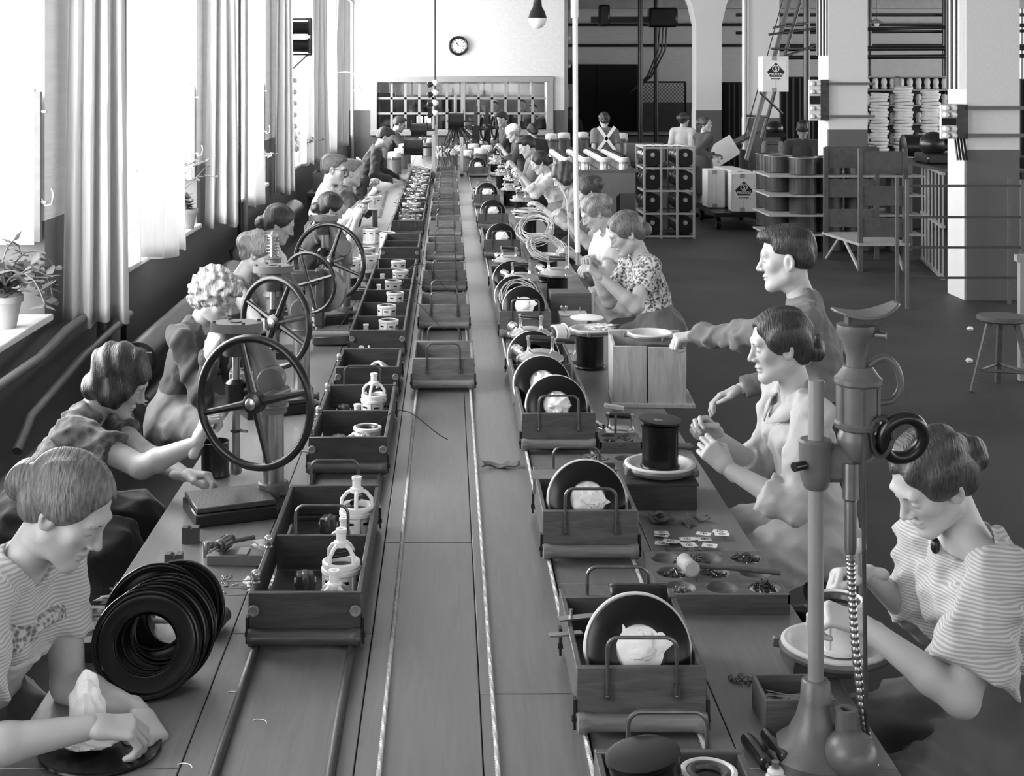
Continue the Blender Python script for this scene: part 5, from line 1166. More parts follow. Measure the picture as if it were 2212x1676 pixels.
for k, (z, lb) in enumerate(((.0, 'lower brick shaped block of the stack by the curly worker'), (.06, 'upper block with a round hole by the curly worker'))):
    t = thing('wood_block', lb, 'block', (-.90, 6.25, ZT+z+.0), .1); part('block', MB().box((0, 0, .03), (.16, .12, .056), b=.003), M_CASTL, t)
    if k: part('hole', MB().lathe([(.03, .0), (.03, .002), (.02, .002)], (0, 0, .059), n=18), M_IRON, t)
# black rings fanned at the front left
for k in range(6):
    f = k/5.0; R_ = .128
    o = thing('black_ring', ['nearest glossy black ring of the leaning fan', 'second glossy black ring of the leaning fan', 'third glossy black ring of the leaning fan', 'fourth glossy black ring of the leaning fan', 'fifth glossy black ring, standing highest in the fan', 'rearmost glossy black ring of the leaning fan'][k], 'ring', (-.70+[0, .012, .016, .02, -.012, .03][k], 3.2+[0, .03, .06, .085, .14, .17][k], .806), rot=(math.radians(-[38, 36, 34, 34, 28, 30][k]), math.radians([4, 0, 2, -2, 3, -8][k]), math.radians([12, 8, 4, 2, 6, -10][k])))
    if 'ring' not in CL: CL['ring'] = MB().lathe([(.068, -.008), (.07, .006), (.074, .002), (.078, .0), (.108, .0), (.112, .003), (.116, .0), (.12, .003), (.127, .003), (.128, -.006), (.12, -.009), (.078, -.009), (.068, -.008)], (0, 0, .128), (0, -1, 0), 64, False).data('annulus')
    part('annulus', CL['ring'], M_BLACK, o)
    if 'bead' not in CL: CL['bead'] = MB().torus((0, -.003, .128), (0, 1, 0), .073, .003, 56, 6).torus((0, -.003, .128), (0, 1, 0), .1255, .003, 64, 6).data('rolled_edge')
    part('rolled_edge', CL['bead'], M_BLACK, o)
t = thing('flat_black_disc', 'flat black disc under the hands of the pinafore worker', 'disc', (-.745, 2.98, ZT)); part('disc', MB().lathe([(0, .002), (.1, .002), (.12, .006), (.128, .01), (.13, .006), (.125, 0)], n=48), M_BLACK, t)
o = tag(part('white_dust_bag', MB().add(*(lambda q: (q.v, q.f))(lump(21, (0, 0, .03), (.085, .06, .03), .12, 44, 26, 2.5))).add(*(lambda q: (q.v, q.f))(lump(23, (-.015, .03, .075), (.036, .03, .062), .16, 40, 26, 2.4))), M_CLOTH), 'white cloth bag gathered on the flat black disc', 'cloth bag'); o.location = (-.765, 2.98, ZT+.004)
for k, (x, y) in enumerate(((-.5, 3.24), (-.62, 2.68), (-.42, 3.1), (-.55, 2.9))):
    tag(part('string_bit', MB().tube([(x+.016*math.cos(a*.45), y+.012*math.sin(a*.45)+.002*a, .8015) for a in range(9)], .0012, 4), M_CLOTH), 'curled bit of string on the bench boards', 'string', 'string bits on the bench')
# ================================================================== machine stand at the right front
ms = thing('flex_shaft_stand', 'grey machine stand carrying a motor with flexible shaft at the bench corner', 'machine', (.782, 2.95, ZT))
part('base', MB().lathe([(.1, 0), (.1, .012), (.085, .03), (.06, .05), (.042, .085), (.033, .12), (.03, .16), (.026, .165)], n=32), M_CASTL, ms)
part('base_lobe', MB().ell((.055, -.07, .04), (.055, .06, .05), None, 20, 12).lathe([(.024, .06), (.021, .11), (.022, .125), (.012, .125), (.011, .1)], (.05, -.05, 0), n=18), M_CASTL, ms)
part('pole', MB().cyl((0, 0, .14), (0, 0, .8), .0165, n=22), mat('pole_grey', .26, .35, metal=.2, var=.08), ms)
part('clamp', MB().lathe([(.022, .57), (.026, .575), (.033, .6), (.036, .67), (.032, .675), (.018, .675)], n=24).box((.045, 0, .625), (.08, .04, .08), b=.012), M_CASTL, ms)
part('clamp_screw', MB().cyl((-.03, -.02, .625), (-.055, -.035, .625), .01, n=10), M_IRON, ms)
mt = part('motor_body', MB().lathe([(.03, .69), (.048, .7), (.05, .71), (.046, .715), (.046, .79), (.05, .795), (.05, .805), (.044, .81), (.03, .83)], (.09, 0, 0), n=26), M_CASTL, ms)
for k in range(5): a = k*.9-2.6; part('body_rib', MB().box((.09+.047*math.cos(a), .047*math.sin(a), .752), (.005, .005, .075)), M_CASTL, mt)
part('gear_bulb', MB().lathe([(.016, .625), (.03, .635), (.042, .66), (.044, .68), (.036, .7)], (.09, 0, 0), n=24), M_CASTL, ms)
part('neck_horn', MB().lathe([(.022, .8), (.02, .85), (.028, .88), (.04, .9), (.04, .918), (.03, .92)], (.085, 0, 0), n=22), M_CASTL, ms)
def sad(u, v):
    x = (u-.5)*.14; y = (v-.5)*.1*math.sqrt(max(.0, 1-(2*u-1)**2*.92)); return Vector((.09+x+.012, y-.01, .952-.022*math.sin(u*2.2+.3)+.022*(u**3)+.004))
o = part('saddle_plate', MB().grid(sad, 22, 12), M_CASTL, ms); o.modifiers.new('t', 'SOLIDIFY').thickness = -.006
part('saddle_bracket', MB().prism([(-.02, .9), (.045, .9), (.05, .92), (.05, .938), (-.02, .935)], .03, (.085, 0, 0), RX), M_CAST, ms); part('lock_screw', MB().cyl((.12, -.02, .9), (.14, -.03, .9), .008, n=10), M_STEEL, ms)
HANDLE_PTS = [(.11, 0, .83), (.145, 0, .848), (.172, 0, .825), (.18, 0, .785), (.163, 0, .757), (.135, 0, .752)]
part('grip_ring', MB().torus((.175, -.03, .685), (-.15, 1, .2), .045, .014, 32, 12, 1.0), M_IRON, ms)
cb = []
for q in range(3):
    for k in range(26): a = 2*math.pi*k/26; cb.append((.125+.022*math.cos(a)+.004*q, -.045+.008*q, .69+.04*math.sin(a)))
part('power_cord', MB().tube(cb, .0045, 6), M_CAST, ms); part('hanging_cord', MB().tube([(.09, -.05, .7), (.083, -.06, .6), (.088, -.05, .4), (.095, -.04, .1), (.12, -.02, -.1), (.16, -.02, -.25)], .0045, 8), M_CAST, ms)
part('shaft_sleeve', MB().lathe([(.011, .44), (.013, .45), (.013, .55), (.017, .555), (.017, .63)], (.068, -.02, 0), n=16), M_STEEL, ms)
fs = [(.068, -.02, .44), (.07, -.025, .35), (.078, -.03, .22), (.095, -.03, .08), (.115, -.03, .0), (.14, -.03, -.06)]
def spl(P, n):
    P = [Vector(p) for p in P]; out = []
    for i in range(len(P)-1):
        a, b, c, d = P[max(0, i-1)], P[i], P[i+1], P[min(len(P)-1, i+2)]
        for k in range(n): u = k/n; out.append(.5*((2*b)+(c-a)*u+(2*a-5*b+4*c-d)*u*u+(3*b-a-3*c+d)*u*u*u))
    return out+[P[-1]]
part('carry_handle', MB().tube(spl(HANDLE_PTS, 8), .008, 10), M_CASTL, ms)
pt = spl(fs, 30); part('flexible_shaft', MB().tube(pt, .009, 10, rs=[.0095 if i % 3 else .0075 for i in range(len(pt))]), M_STEEL, ms)
part('shaft_tip', MB().cyl((.14, -.03, -.06), (.165, -.03, -.13), .012, n=12), M_CASTL, ms)
t = thing('brass_tap', 'small brass tap below the bench edge', 'tap', (1.02, 3.0, .66)); part('spout', MB().tube([(-.06, 0, 0), (.0, 0, 0), (.03, -.01, -.01), (.035, -.01, -.05)], .01, 8), M_STEEL, t); part('cross_handle', MB().cyl((0, 0, 0), (0, 0, .045), .006, n=8).box((0, 0, .048), (.05, .012, .01), b=.003), M_STEEL, t)
# ---- overhead supply pole with screwdriver
t = thing('hanging_driver', 'long pale hanging pole with a driver tip at the patterned blouse worker', 'hanging tool', U(1248, 560, 7.75)); L_ = 3.9-t.location.z
part('pole', MB().tube([(0, 0, .04), (-.012, 0, .5), (-.018, 0, L_)], .0145, 12), M_WHITE, t); part('sleeve', MB().cyl((-.0178, 0, .9*1.5), (-.018, 0, L_), .021, n=14), M_WHITE, t); part('driver_tip', MB().cyl((0, 0, -.03), (0, 0, .05), .012, n=12), M_STEEL, t); part('side_cord', MB().tube([(-.05, .0, -.05), (-.052, 0, .2), (-.06, 0, .33), (-.1, 0, .42)], .004, 6), M_CABLE, t)
t = thing('socket_string', 'hanging cord with four pairs of white and black sockets', 'sockets', U(940, 262, 20)); part('cord', MB().tube([(0, 0, -.05), (0, 0, 2.2)], .014, 6), M_WIRE, t)
for k in range(4):
    z = .12+.145*k; part('white_socket', MB().ell((.0, -.02, z), (.05, .045, .045), None, 12, 8), M_WHITE, t); part('black_plug', MB().lathe([(.02, 0), (.04, .03), (.045, .07), (.02, .09)], (-.03, -.03, z-.01), (-.9, -.1, -.35), 14), M_BAKE, t)
# ================================================================== far left: crates of stators on a side table
st = thing('side_table', 'low side table with crates by the back left curtains', 'table', (-1.5, 20.3, 0)); part('top', MB().box((0, 0, .62), (.8, 3.2, .05)), M_WOODD, st)
for a in (-.36, .36):
    for b_ in (-1.5, 1.5): part('leg', MB().box((a, b_, .3), (.07, .07, .6)), M_WOODD, st)
rr = random.Random(2)
for k, (x, y) in enumerate(((-1.62, 19.2), (-1.3, 20.2), (-1.6, 21.2))):
    t = thing('part_crate', 'dark wooden crate heaped with white parts at the back left', 'crate', (x, y, .645), 0, 'crates heaped with white parts')
    for s in (-1, 1): part('side_board', MB().box((s*.21, 0, .13), (.02, .5, .26)), M_WOODD, t); part('end_board', MB().box((0, s*.26, .13), (.44, .02, .26)), M_WOODD, t)
    part('bottom_board', MB().box((0, 0, .012), (.4, .48, .02)), M_WOODD, t)
    for q in range(7): BRK((x+rr.uniform(-.13, .13), y+rr.uniform(-.18, .18), .83+.06*rr.random()), 0, 'white bracket heaped in a back left crate', 'brackets heaped in the back left crates', rot=(rr.uniform(-.8, .8), rr.uniform(-.8, .8), rr.random()*6), scale=1.5)
# ================================================================== right-hand hall
def TF(px, py): return T(px, py, 0.0)
# grey cabinet table with rows of white topped units
cb = thing('unit_table', 'grey painted steel table carrying rows of white topped units', 'table', (2.1, 19.6, 0))
part('front_panel', MB().prism([(-.6, .1), (.28, .1), (.28, .52), (.33, .57), (.52, .57), (.55, .6), (.55, .86), (-.6, .86)], .03, (0, 0, 0), RX), mat('table_grey', .17, .5, var=.05), cb)
part('top', MB().box((0, 1.18, .875), (1.2, 2.4, .03)), M_CASTL, cb)
for a in (-.5, .45): part('leg', MB().box((a, 2.3, .43), (.06, .06, .86)), M_CASTL, cb)
part('leg_panel', MB().box((-.15, .0, .05), (.85, .05, .1)), M_CASTL, cb)
def _wt():
    t = thing('white_topped_unit', 'x', 'appliance'); part('drum', MB().lathe([(.085, 0), (.088, .01), (.085, .02), (.085, .1), (.09, .105), (.09, .12)], n=20), M_ALU, t); part('cap', MB().lathe([(.086, .12), (.088, .13), (.086, .17), (.07, .18), (0, .182)], n=20), M_WHITE, t); part('latch', MB().torus((.09, -.03, .09), (1, -.4, 0), .03, .008, 14, 6), M_ALU, t); part('knob', MB().cyl((0, 0, .18), (0, 0, .21), .04, n=12), M_IRON, t); return t
WT = Proto(_wt)
for i in range(4):
    for j in range(9): WT((1.68+.27*i+.0*j, 19.72+.265*j, .89), .5*j, 'white topped unit in a row on the grey table', 'white topped units on the grey table')
for k, (px, py, Y) in enumerate(((1192, 318, 23.2), (1218, 308, 23.6), (1258, 306, 23.8), (1342, 305, 23.4))):
    p = U(px, py, Y); UN((p.x, Y, .9), k, 'large drum unit behind the rows of white topped units', 'large units behind the rows', scale=.95)
t = thing('rear_table', 'long low table behind the rows of white topped units', 'table', (2.35, 23.6, 0)); part('top', MB().box((0, 0, .88), (1.9, .9, .04)), M_WOODD, t)
for a in (-.85, .85): part('leg', MB().box((a, -.35, .43), (.08, .08, .86)), M_WOODD, t)
t = thing('glass_case', 'pale framed display box behind the black cylinder rack', 'box', (3.1, 21.9, .86)); part('frame', MB().box((0, 0, .15), (.62, .3, .3), b=.01), M_CASTL, t); part('front_glass', MB().box((.1, -.16, .16), (.3, .006, .24)), M_CAST, t)
t = thing('low_bench', 'dark low bench under the pale framed box', 'bench', (3.15, 21.9, 0)); part('top', MB().box((0, 0, .84), (1.2, .6, .04)), M_WOODD, t); part('leg', MB().box((-.5, 0, .41), (.08, .5, .82)), M_WOODD, t); part('leg', MB().box((.5, 0, .41), (.08, .5, .82)), M_WOODD, t)
# rack of black cylinders
rk = thing('cylinder_rack', 'steel rack stacked with glossy black cylinders', 'rack', (3.03, 19.0, 0)); W_, D_, H_ = .72, .75, 1.26
for x in (-W_/2+.02, -.11, .11, W_/2-.02):
    for y in (0, D_): part('post', MB().box((x, y, H_/2), (.03, .03, H_)), M_FRAME, rk)
for z in (.03, .34, .65, .96, 1.24):
    for y in (0, D_): part('rail', MB().box((0, y, z), (W_, .02, .025)), M_FRAME, rk)
    for s in (-1, 1): part('side_rail', MB().box((s*(W_/2-.02), D_/2, z), (.03, D_, .025)), M_FRAME, rk)
def _rc():
    t = thing('black_cylinder', 'x', 'cylinder'); part('shell', MB().lathe([(.0, 0), (.12, 0), (.13, .01), (.13, .2), (.12, .21), (0, .21)], (0, 0, .13), (0, 1, 0), 24), M_BLACK, t); part('end_boss', MB().lathe([(.03, -.02), (.035, 0)], (0, 0, .17), (0, 1, 0), 12), M_STEEL, t); return t
RC = Proto(_rc)
for z in (.045, .355, .665, .975):
    for x in (-.225, .225):
        for y in (.02, .28, .52): RC((3.03+x, 19.0+y, z), 0, 'glossy black cylinder lying in the steel rack', 'cylinders in the steel rack')
for k in range(5): tag(part('paper_strip', MB().box((2.72+.13*k, 19.25, 1.263), (.07, .35, .004), Matrix.Rotation(.3, 3, 'Z')), M_PAPER), 'white paper strip on top of the steel rack', 'paper', 'paper strips on the steel rack')
# lacquered drums stacked with boards
def _drum():
    t = thing('lacquered_drum', 'x', 'drum'); part('shell', MB().lathe([(0, 0), (.165, 0), (.17, .005), (.17, .2), (.18, .205), (.18, .215), (.17, .218), (.165, .21), (.16, .1)], n=28), M_TIN, t); part('rim', MB().torus((0, 0, .212), (0, 0, 1), .175, .007, 28, 6), M_ALU, t); return t
DR = Proto(_drum)
for lv in range(5):
    z = lv*.245
    for (x, y) in ((4.50, 17.6), (4.28, 18.0), (4.27, 18.45), (4.87, 17.75), (5.24, 17.75), (5.75, 17.7)):
        if x == 5.24 and lv == 4 and False: continue
        DR((x, y, z), 0, 'dark lacquered drum with bright rim in the stack by the wooden trolley', 'stack of lacquered drums')
    if lv < 4: tag(part('stack_board', MB().box((5.0, 17.85, z+.231), (1.95, .95, .02)), M_WOODL), 'pale board between layers of lacquered drums', 'board', 'boards between the drums')
# wooden trolleys: posts, slats, shelf, splayed legs
def trolley(label, loc, W, H, D, slats, shelf, rz=0, m=None):
    t = thing('wooden_trolley', label, 'trolley', loc, rz); m = m or mat('trolley_wood', .075, .55, var=.2, scale=10, kind='wood')
    for x in (-W/2, W/2):
        for y in (0, D): part('post', MB().box((x, y, H/2), (.05, .05, H)), m, t)
    for z, h in slats:
        part('slat', MB().box((0, 0, z), (W, .02, h)), m, t); part('slat', MB().box((0, D, z), (W, .02, h)), m, t)
    if shelf:
        part('shelf', MB().box((0, D/2, shelf), (W+.05, D+.05, .03)), M_WOODL, t)
        for x in (-W/2, W/2): part('brace', MB().cyl((x, .0, 0), (x, D*.4, shelf), .02, n=6), m, t); part('brace', MB().cyl((x, D, 0), (x, D*.6, shelf), .02, n=6), m, t)
    return t
tr = thing('wooden_trolley', 'dark slatted wooden trolley before the stack of lacquered drums', 'trolley', (4.6, 16.5, 0)); mt_ = mat('trolley_wood', .075, .55, var=.2, scale=10, kind='wood')
for (x, y, H) in ((.0, .4, 1.36), (.11, -.65, 1.4), (.62, .4, 1.36), (.62, -.65, 1.4)): part('post', MB().box((x, y, H/2), (.05, .05, H)), mt_, tr)
for z, h in ((1.24, .26), (.86, .22), (.5, .22)):
    part('slat', MB().box((.31, .4, z), (.62, .02, h)), mt_, tr); part('slat', MB().box((.37, -.65, z), (.5, .02, h)), mt_, tr)
part('shelf', MB().prism([(-.03, .45), (.66, .45), (.66, -.7), (.08, -.7)], .03, (0, 0, .31)), M_WOODL, tr)
for a, b in (((.11, -.62, 0), (.06, -.2, .3)), ((0, .4, 0), (.05, .0, .3)), ((.62, -.6, 0), (.62, -.2, .3))): part('brace', MB().cyl(a, b, .02, n=6), M_WOODL, tr)
t = thing('rail_rack', 'tall open rail rack standing before the nearest column', 'rack', (4.4, 13.3, 0))
for x in (0, 1.1):
    for y in (0, .3): part('post', MB().box((x, y, .62), (.03, .03, 1.24)), M_CASTL, t)
for z in (1.18, .88, .59, .3): part('rail', MB().box((.55, .0, z), (1.1, .014, .022)), M_CAST, t)
t = thing('bar_rack', 'barred iron rack behind the nearest column', 'rack', (5.42, 15.2, 0))
for k in range(7): part('bar', MB().cyl((.053*k, .266*k, 0), (.053*k, .266*k, 1.15), .012, n=8), M_FRAME, t)
RB = Matrix.Rotation(-math.atan2(.04, .2), 3, 'Z')
for z in (.02, .58, 1.16): part('rail', MB().box((.16, .8, z), (.04, 1.7, .03), RB), M_FRAME, t)
part('top_board', MB().box((.5, .85, 1.19), (.9, 1.8, .03)), M_WOODD, t)
for x, y in ((.9, .05), (.9, 1.65)): part('leg', MB().box((x, y, .59), (.05, .05, 1.18)), M_IRON, t)
t = thing('lathe', 'black lathe headstock with rounded drums behind the nearest column', 'machine', (5.95, 16.3, 1.206)); part('bed', MB().box((0, 0, .06), (.8, .5, .12), b=.02), M_IRON, t)
for x in (-.05, .15, .33): part('pulley', MB().lathe([(.08, -.07), (.12, -.05), (.12, .05), (.08, .07)], (x, 0, .26), (1, 0, 0), 20), M_IRON, t)
part('head_casting', MB().ell((-.25, 0, .22), (.16, .14, .15), None, 18, 12).box((-.1, 0, .2), (.3, .2, .1), b=.03), M_IRON, t); part('shaft', MB().cyl((-.4, 0, .26), (.45, 0, .26), .03, n=12), M_CAST, t)
# dark machine behind second column etc.
for k, (x, y, lb) in enumerate(((6.9, 20.5, 'dark machine bench beyond the second column'), (9.4, 21.0, 'dark machine bench beyond the nearest column'))):
    t = thing('machine_bench', lb, 'machine', (x, y, 0)); part('body', MB().box((0, 0, .5), (1.6, .8, 1.0), b=.02), M_IRON, t); part('motor', MB().lathe([(.1, -.3), (.18, -.28), (.18, .28), (.1, .3)], (.1, 0, 1.18), (1, 0, 0), 20), M_IRON, t)
# shelves with white insulators and stacks of white rings
sh = thing('insulator_shelf', 'wide shelf rack of white insulators at the far right', 'shelf', (9.0, 26.6, 0)); SW = 2.6
for x in (-SW/2, -.45, .65, SW/2): part('upright', MB().box((x, 0, 1.1), (.08, .4, 2.2)), M_FRAME, sh)
for z in (.1, .5, .9, 1.3, 1.65, 1.95, 2.2): part('board', MB().box((0, 0, z), (SW, .4, .03)), M_FRAME, sh)
part('back_panel', MB().box((0, .22, 1.1), (SW, .02, 2.2)), M_MESH, sh)
if 1:
    ins = MB().lathe([(.05, 0), (.06, .02), (.045, .06), (.06, .12), (.05, .18), (.03, .2)], n=12).data('insulator'); ins.materials.append(M_WHITE)
    for z in (1.97, 1.67, 1.32, .92):
        for k in range(15):
            x = -SW/2+.13+k*.165; o = bpy.data.objects.new('insulator', ins); COL.objects.link(o); o.location = (9.0+x, 26.5, z); tag(o, 'white porcelain insulator on the far shelf rack', 'insulator', 'insulators on the shelf rack')
ring = MB().torus((0, 0, .03), (0, 0, 1), .14, .03, 20, 8).data('white_ring'); ring.materials.append(M_WHITE)
for x, n_ in ((7.95, 20), (8.4, 22), (8.9, 21), (9.25, 14)):
    for k in range(n_):
        o = bpy.data.objects.new('white_ring', ring); COL.objects.link(o); o.location = (x+.02*math.sin(k*2.1), 25.6, .78+.056*k); o.rotation_euler = (.08*math.sin(k), .06*math.cos(k*1.7), 0); tag(o, 'white ring in a tall stack before the shelf rack', 'ring', 'stacked white rings')
t = thing('ring_table', 'dark table under the tall stacks of white rings', 'table', (8.6, 25.6, 0)); part('top', MB().box((0, 0, .75), (2.0, .7, .05)), M_IRON, t)
for a in (-.9, .9): part('leg', MB().box((a, 0, .36), (.08, .6, .72)), M_IRON, t)
# electrical boxes strapped to the columns
def ebox(label, x, y, z, h):
    t = thing('switch_panel', label, 'switch box', (x, y, z)); part('case', MB().box((0, .12, 0), (.13, .3, h), b=.006), M_CAST, t); part('fuse_board', MB().box((-.13, -.01, 0), (.15, .05, h)), M_PLAS, t)
    for q in (-1, 1): part('strap', MB().box((.36, -.05, q*h*.4), (.62, .03, .035)), M_CASTL, t)
    part('dark_band', MB().box((-.13, -.04, 0), (.14, .012, h*.2)), M_DARK, t)
    for k in (-2, -1, 1, 2):
        for q in (0, 1): part('fuse', MB().lathe([(.022, 0), (.032, .03), (.026, .07), (.018, .09)], (-.175+.08*q, -.035, k*h*.2), (0, -1, 0), 12), M_WHITE, t)
ebox('switch panel with white fuses strapped to the nearest column', 5.08, 13.75, 1.78, .34); ebox('switch panel with white fuses strapped to the second column', 5.08, 18.75, 1.9, .55)
for k in range(4): pipe('conduit', 'vertical conduit on the flank of the second column', 'pipe', [(5.02+.045*k, 18.85, 2.5), (5.02+.045*k, 18.85, 4.2)], .016, M_IRON, 'conduits on the second column')
for k in range(3): pipe('conduit', 'vertical conduit on the flank of the nearest column', 'pipe', [(5.0+.045*k, 13.9, 2.1), (5.0+.045*k, 13.9, 4.2)], .014, M_IRON, 'conduits on the nearest column')
for k in range(4): tag(part('cable_end', MB().tube([(5.04+.03*k, 13.8, 1.62), (5.04+.03*k, 13.76, 1.5), (5.04+.03*k, 13.72, 1.4)], .012, 6), M_IRON), 'short cable end under the nearest switch panel', 'cable', 'cable ends under the switch panel')
pipe('conduit', 'pale vertical pipe on the third column', 'pipe', [(5.1, 23.75, 0), (5.1, 23.75, 4.2)], .03, M_FRAME)
# pipes and lines under the far ceiling
for k, (x0, z0, x1, z1, Y, r) in enumerate(((2.4, 3.55, 16, 3.55, 36.6, .04), (2.4, 3.0, 16, 3.0, 36.6, .035), (5.6, 3.4, 16, 3.4, 27, .035), (5.6, 3.05, 16, 3.12, 27, .03), (5.6, 2.72, 16, 2.75, 26, .045), (5.6, 3.0, 16, 3.25, 24.5, .03), (5.7, 2.55, 16, 2.62, 25.5, .04))):
    pipe('overhead_pipe', ['upper pipe on the far wall', 'lower pipe on the far wall', 'highest pipe beyond the second column', 'middle pipe beyond the second column', 'low pipe beyond the second column', 'slanting pipe beyond the second column', 'thick low pipe beyond the second column'][k], 'pipe', [(x0, Y, z0), (x1, Y, z1)], r, M_IRON)
for k, (x, Y) in enumerate(((4.3, 31), (4.95, 33), (8.2, 27), (9.6, 26.8), (6.0, 23.2))):
    pipe('pipe_post', ['iron post in the far hall beside the hanging chains', 'thin iron post by the far mesh gate', 'iron post beyond the second column', 'thin iron post near the ring stacks', 'iron post behind the conveyor'][k], 'post', [(x, Y, 0), (x, Y, 4.2)], .055, M_IRON)
for k in range(3): pipe('drive_chain', 'slack chain hanging from the overhead gear', 'chain', [(4.9+.08*k, 32, 3.5), (4.85+.08*k, 32, 2.8), (4.6+.05*k, 32, 2.2), (4.2, 32, 1.8)], .02, M_IRON, 'chains from the overhead gear')
t = thing('overhead_gear', 'dark overhead gear block near the far column', 'machine', (4.9, 32, 3.45)); part('block', MB().box((.05, 0, .1), (.65, .4, .45), b=.05), M_IRON, t); part('beam', MB().box((-.9, 0, .05), (1.4, .08, .14)), M_IRON, t); part('hanger', MB().box((-1.3, 0, .15), (.25, .3, .5), b=.04), M_IRON, t)
# dark cabinet, door, mesh gates and counters along the far wall
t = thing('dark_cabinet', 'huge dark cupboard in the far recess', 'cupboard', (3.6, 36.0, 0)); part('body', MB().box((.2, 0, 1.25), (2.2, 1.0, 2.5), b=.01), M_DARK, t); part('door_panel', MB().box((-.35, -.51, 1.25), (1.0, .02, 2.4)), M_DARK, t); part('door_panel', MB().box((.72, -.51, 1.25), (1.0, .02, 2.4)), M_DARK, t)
do = struct('door_1', MB().box((2.95, 35.3, 1.0), (.55, .06, 2.0)), M_FRAME); struct('door_glass', MB().box((2.9, 35.25, 1.4), (.35, .02, .9)), M_PLAS, do)
def mesh_panel(label, x0, x1, Y, z0, z1, step=.09):
    t = thing('mesh_partition', label, 'partition', (x0, Y, 0)); W, H = x1-x0, z1-z0; b = MB()
    part('frame', MB().box((W/2, 0, z0), (W, .05, .05)).box((W/2, 0, z1), (W, .05, .05)).box((0, 0, (z0+z1)/2), (.05, .05, H)).box((W, 0, (z0+z1)/2), (.05, .05, H)), M_IRON, t)
    n = int((W+H)/step)
    for s in (0, 1):
        for k in range(n):
            c = k*step; a0, a1 = max(0, c-H), min(W, c)
            if a1 > a0:
                p, q = (a0, c-a0), (a1, c-a1)
                if s: p, q = (W-p[0], p[1]), (W-q[0], q[1])
                b.box(((p[0]+q[0])/2, 0, z0+(p[1]+q[1])/2), (.012, .008, math.hypot(q[0]-p[0], q[1]-p[1])), Matrix.Rotation(math.atan2(q[0]-p[0], q[1]-p[1]), 3, 'Y'))
    o = part('wire_mesh', b, M_MESH, t); o['kind'] = 'stuff'
mesh_panel('diamond wire mesh partition behind the far standing worker', 4.75, 5.9, 34.5, .75, 2.05); mesh_panel('wire mesh gate beside the far column', 6.0, 6.7, 34.0, .6, 2.0)
t = thing('far_counter', 'pale curved counter in front of the mesh partition', 'counter', (4.6, 33.6, 0)); part('body', MB().box((.2, 0, .4), (2.9, .5, .8), b=.08), M_CASTL, t); part('top', MB().box((.2, 0, .82), (3.0, .6, .05)), M_FRAME, t)
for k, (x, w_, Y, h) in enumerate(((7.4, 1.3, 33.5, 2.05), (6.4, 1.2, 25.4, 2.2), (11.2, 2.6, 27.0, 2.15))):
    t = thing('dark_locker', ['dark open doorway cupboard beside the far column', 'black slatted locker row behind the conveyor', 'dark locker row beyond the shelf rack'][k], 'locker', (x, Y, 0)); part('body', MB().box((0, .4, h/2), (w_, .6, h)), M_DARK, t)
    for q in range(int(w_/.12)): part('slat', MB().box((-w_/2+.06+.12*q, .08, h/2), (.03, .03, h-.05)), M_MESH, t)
t = thing('ventilation_duct', 'stout riveted duct pipe rising beyond the second column', 'duct', (8.25, 28, 0)); part('tube', MB().tube([(0, 0, 2.0), (0, 0, 3.2), (-.5, 0, 4.2)], .2, 18), M_CAST, t); part('branch', MB().tube([(.1, 0, 2.0), (.12, 0, 4.2)], .16, 18), M_CASTL, t)
# window at the far right end
wf = struct('window_9', MB().box((15.25, YF-.02, 2.1), (1.3, .06, .06)).box((15.25, YF-.02, 3.0), (1.3, .05, .05)).box((14.63, YF-.02, 2.8), (.06, .06, 2.6)).box((15.3, YF-.02, 2.8), (.05, .05, 2.6)), M_FRAME)
# conveyor incline and cartons
cv = thing('incline_conveyor', 'steep inclined conveyor frame rising to the ceiling', 'conveyor', (0, 0, 0))
pA, pB = U(1605, 395, 20.6), U(1712, -30, 21.0); pC, pD = U(1648, 330, 20.6), U(1740, -30, 21.0)
part('beam', MB().cyl(U(1612, 345, 20.5), U(1722, -60, 21.3), .035, n=8), M_CASTL, cv); part('beam', MB().cyl(U(1645, 300, 20.9), U(1745, -60, 21.6), .03, n=8), M_CASTL, cv)
for (a, b) in (((1642, 200), (1690, 245)), ((1668, 60), (1745, 50)), ((1665, 105), (1765, 105)), ((1610, 250), (1660, 252)), ((1660, 75), (1770, 60)), ((1672, 130), (1770, 95))): part('cross_strut', MB().cyl(U(*a, 20.7), U(*b, 20.9), .018, n=8), M_CAST, cv)
for dx in (0, 40): part('chain', MB().tube([U(1596+dx, 340, 20.6), U(1708+dx, -60, 21.3)], .008, 6), M_IRON, cv)
for (x, y0, y1) in ((1650, 305, 460), (1686, 305, 458)): part('leg', MB().cyl(U(x, y0, 21.2), U(x, y1, 21.2), .04, n=6), M_CASTL, cv)
for y in (310, 328, 395): part('cross_strut', MB().cyl(U(1646, y, 21.2), U(1690, y, 21.2), .025, n=6), M_CASTL, cv)
part('drive_motor', MB().ell(U(1672, 278, 21.2), (.14, .12, .12), None, 16, 10).box(U(1672, 292, 21.2), (.3, .2, .06)), M_IRON, cv)
FONT = None
def text_mesh(s, size):
    c = bpy.data.curves.new('lettering', 'FONT'); c.body = s; c.size = size; c.align_x = 'CENTER'; c.extrude = .0008; c.offset = size*.018
    o = bpy.data.objects.new('tmp', c); COL.objects.link(o); dg = bpy.context.evaluated_depsgraph_get(); me = bpy.data.meshes.new_from_object(o.evaluated_get(dg)); bpy.data.objects.remove(o); bpy.data.curves.remove(c); return me
TXT = text_mesh('PROTOS', .052); TXT2 = text_mesh('Staubsauger', .03); TXT3 = text_mesh('S', .085)
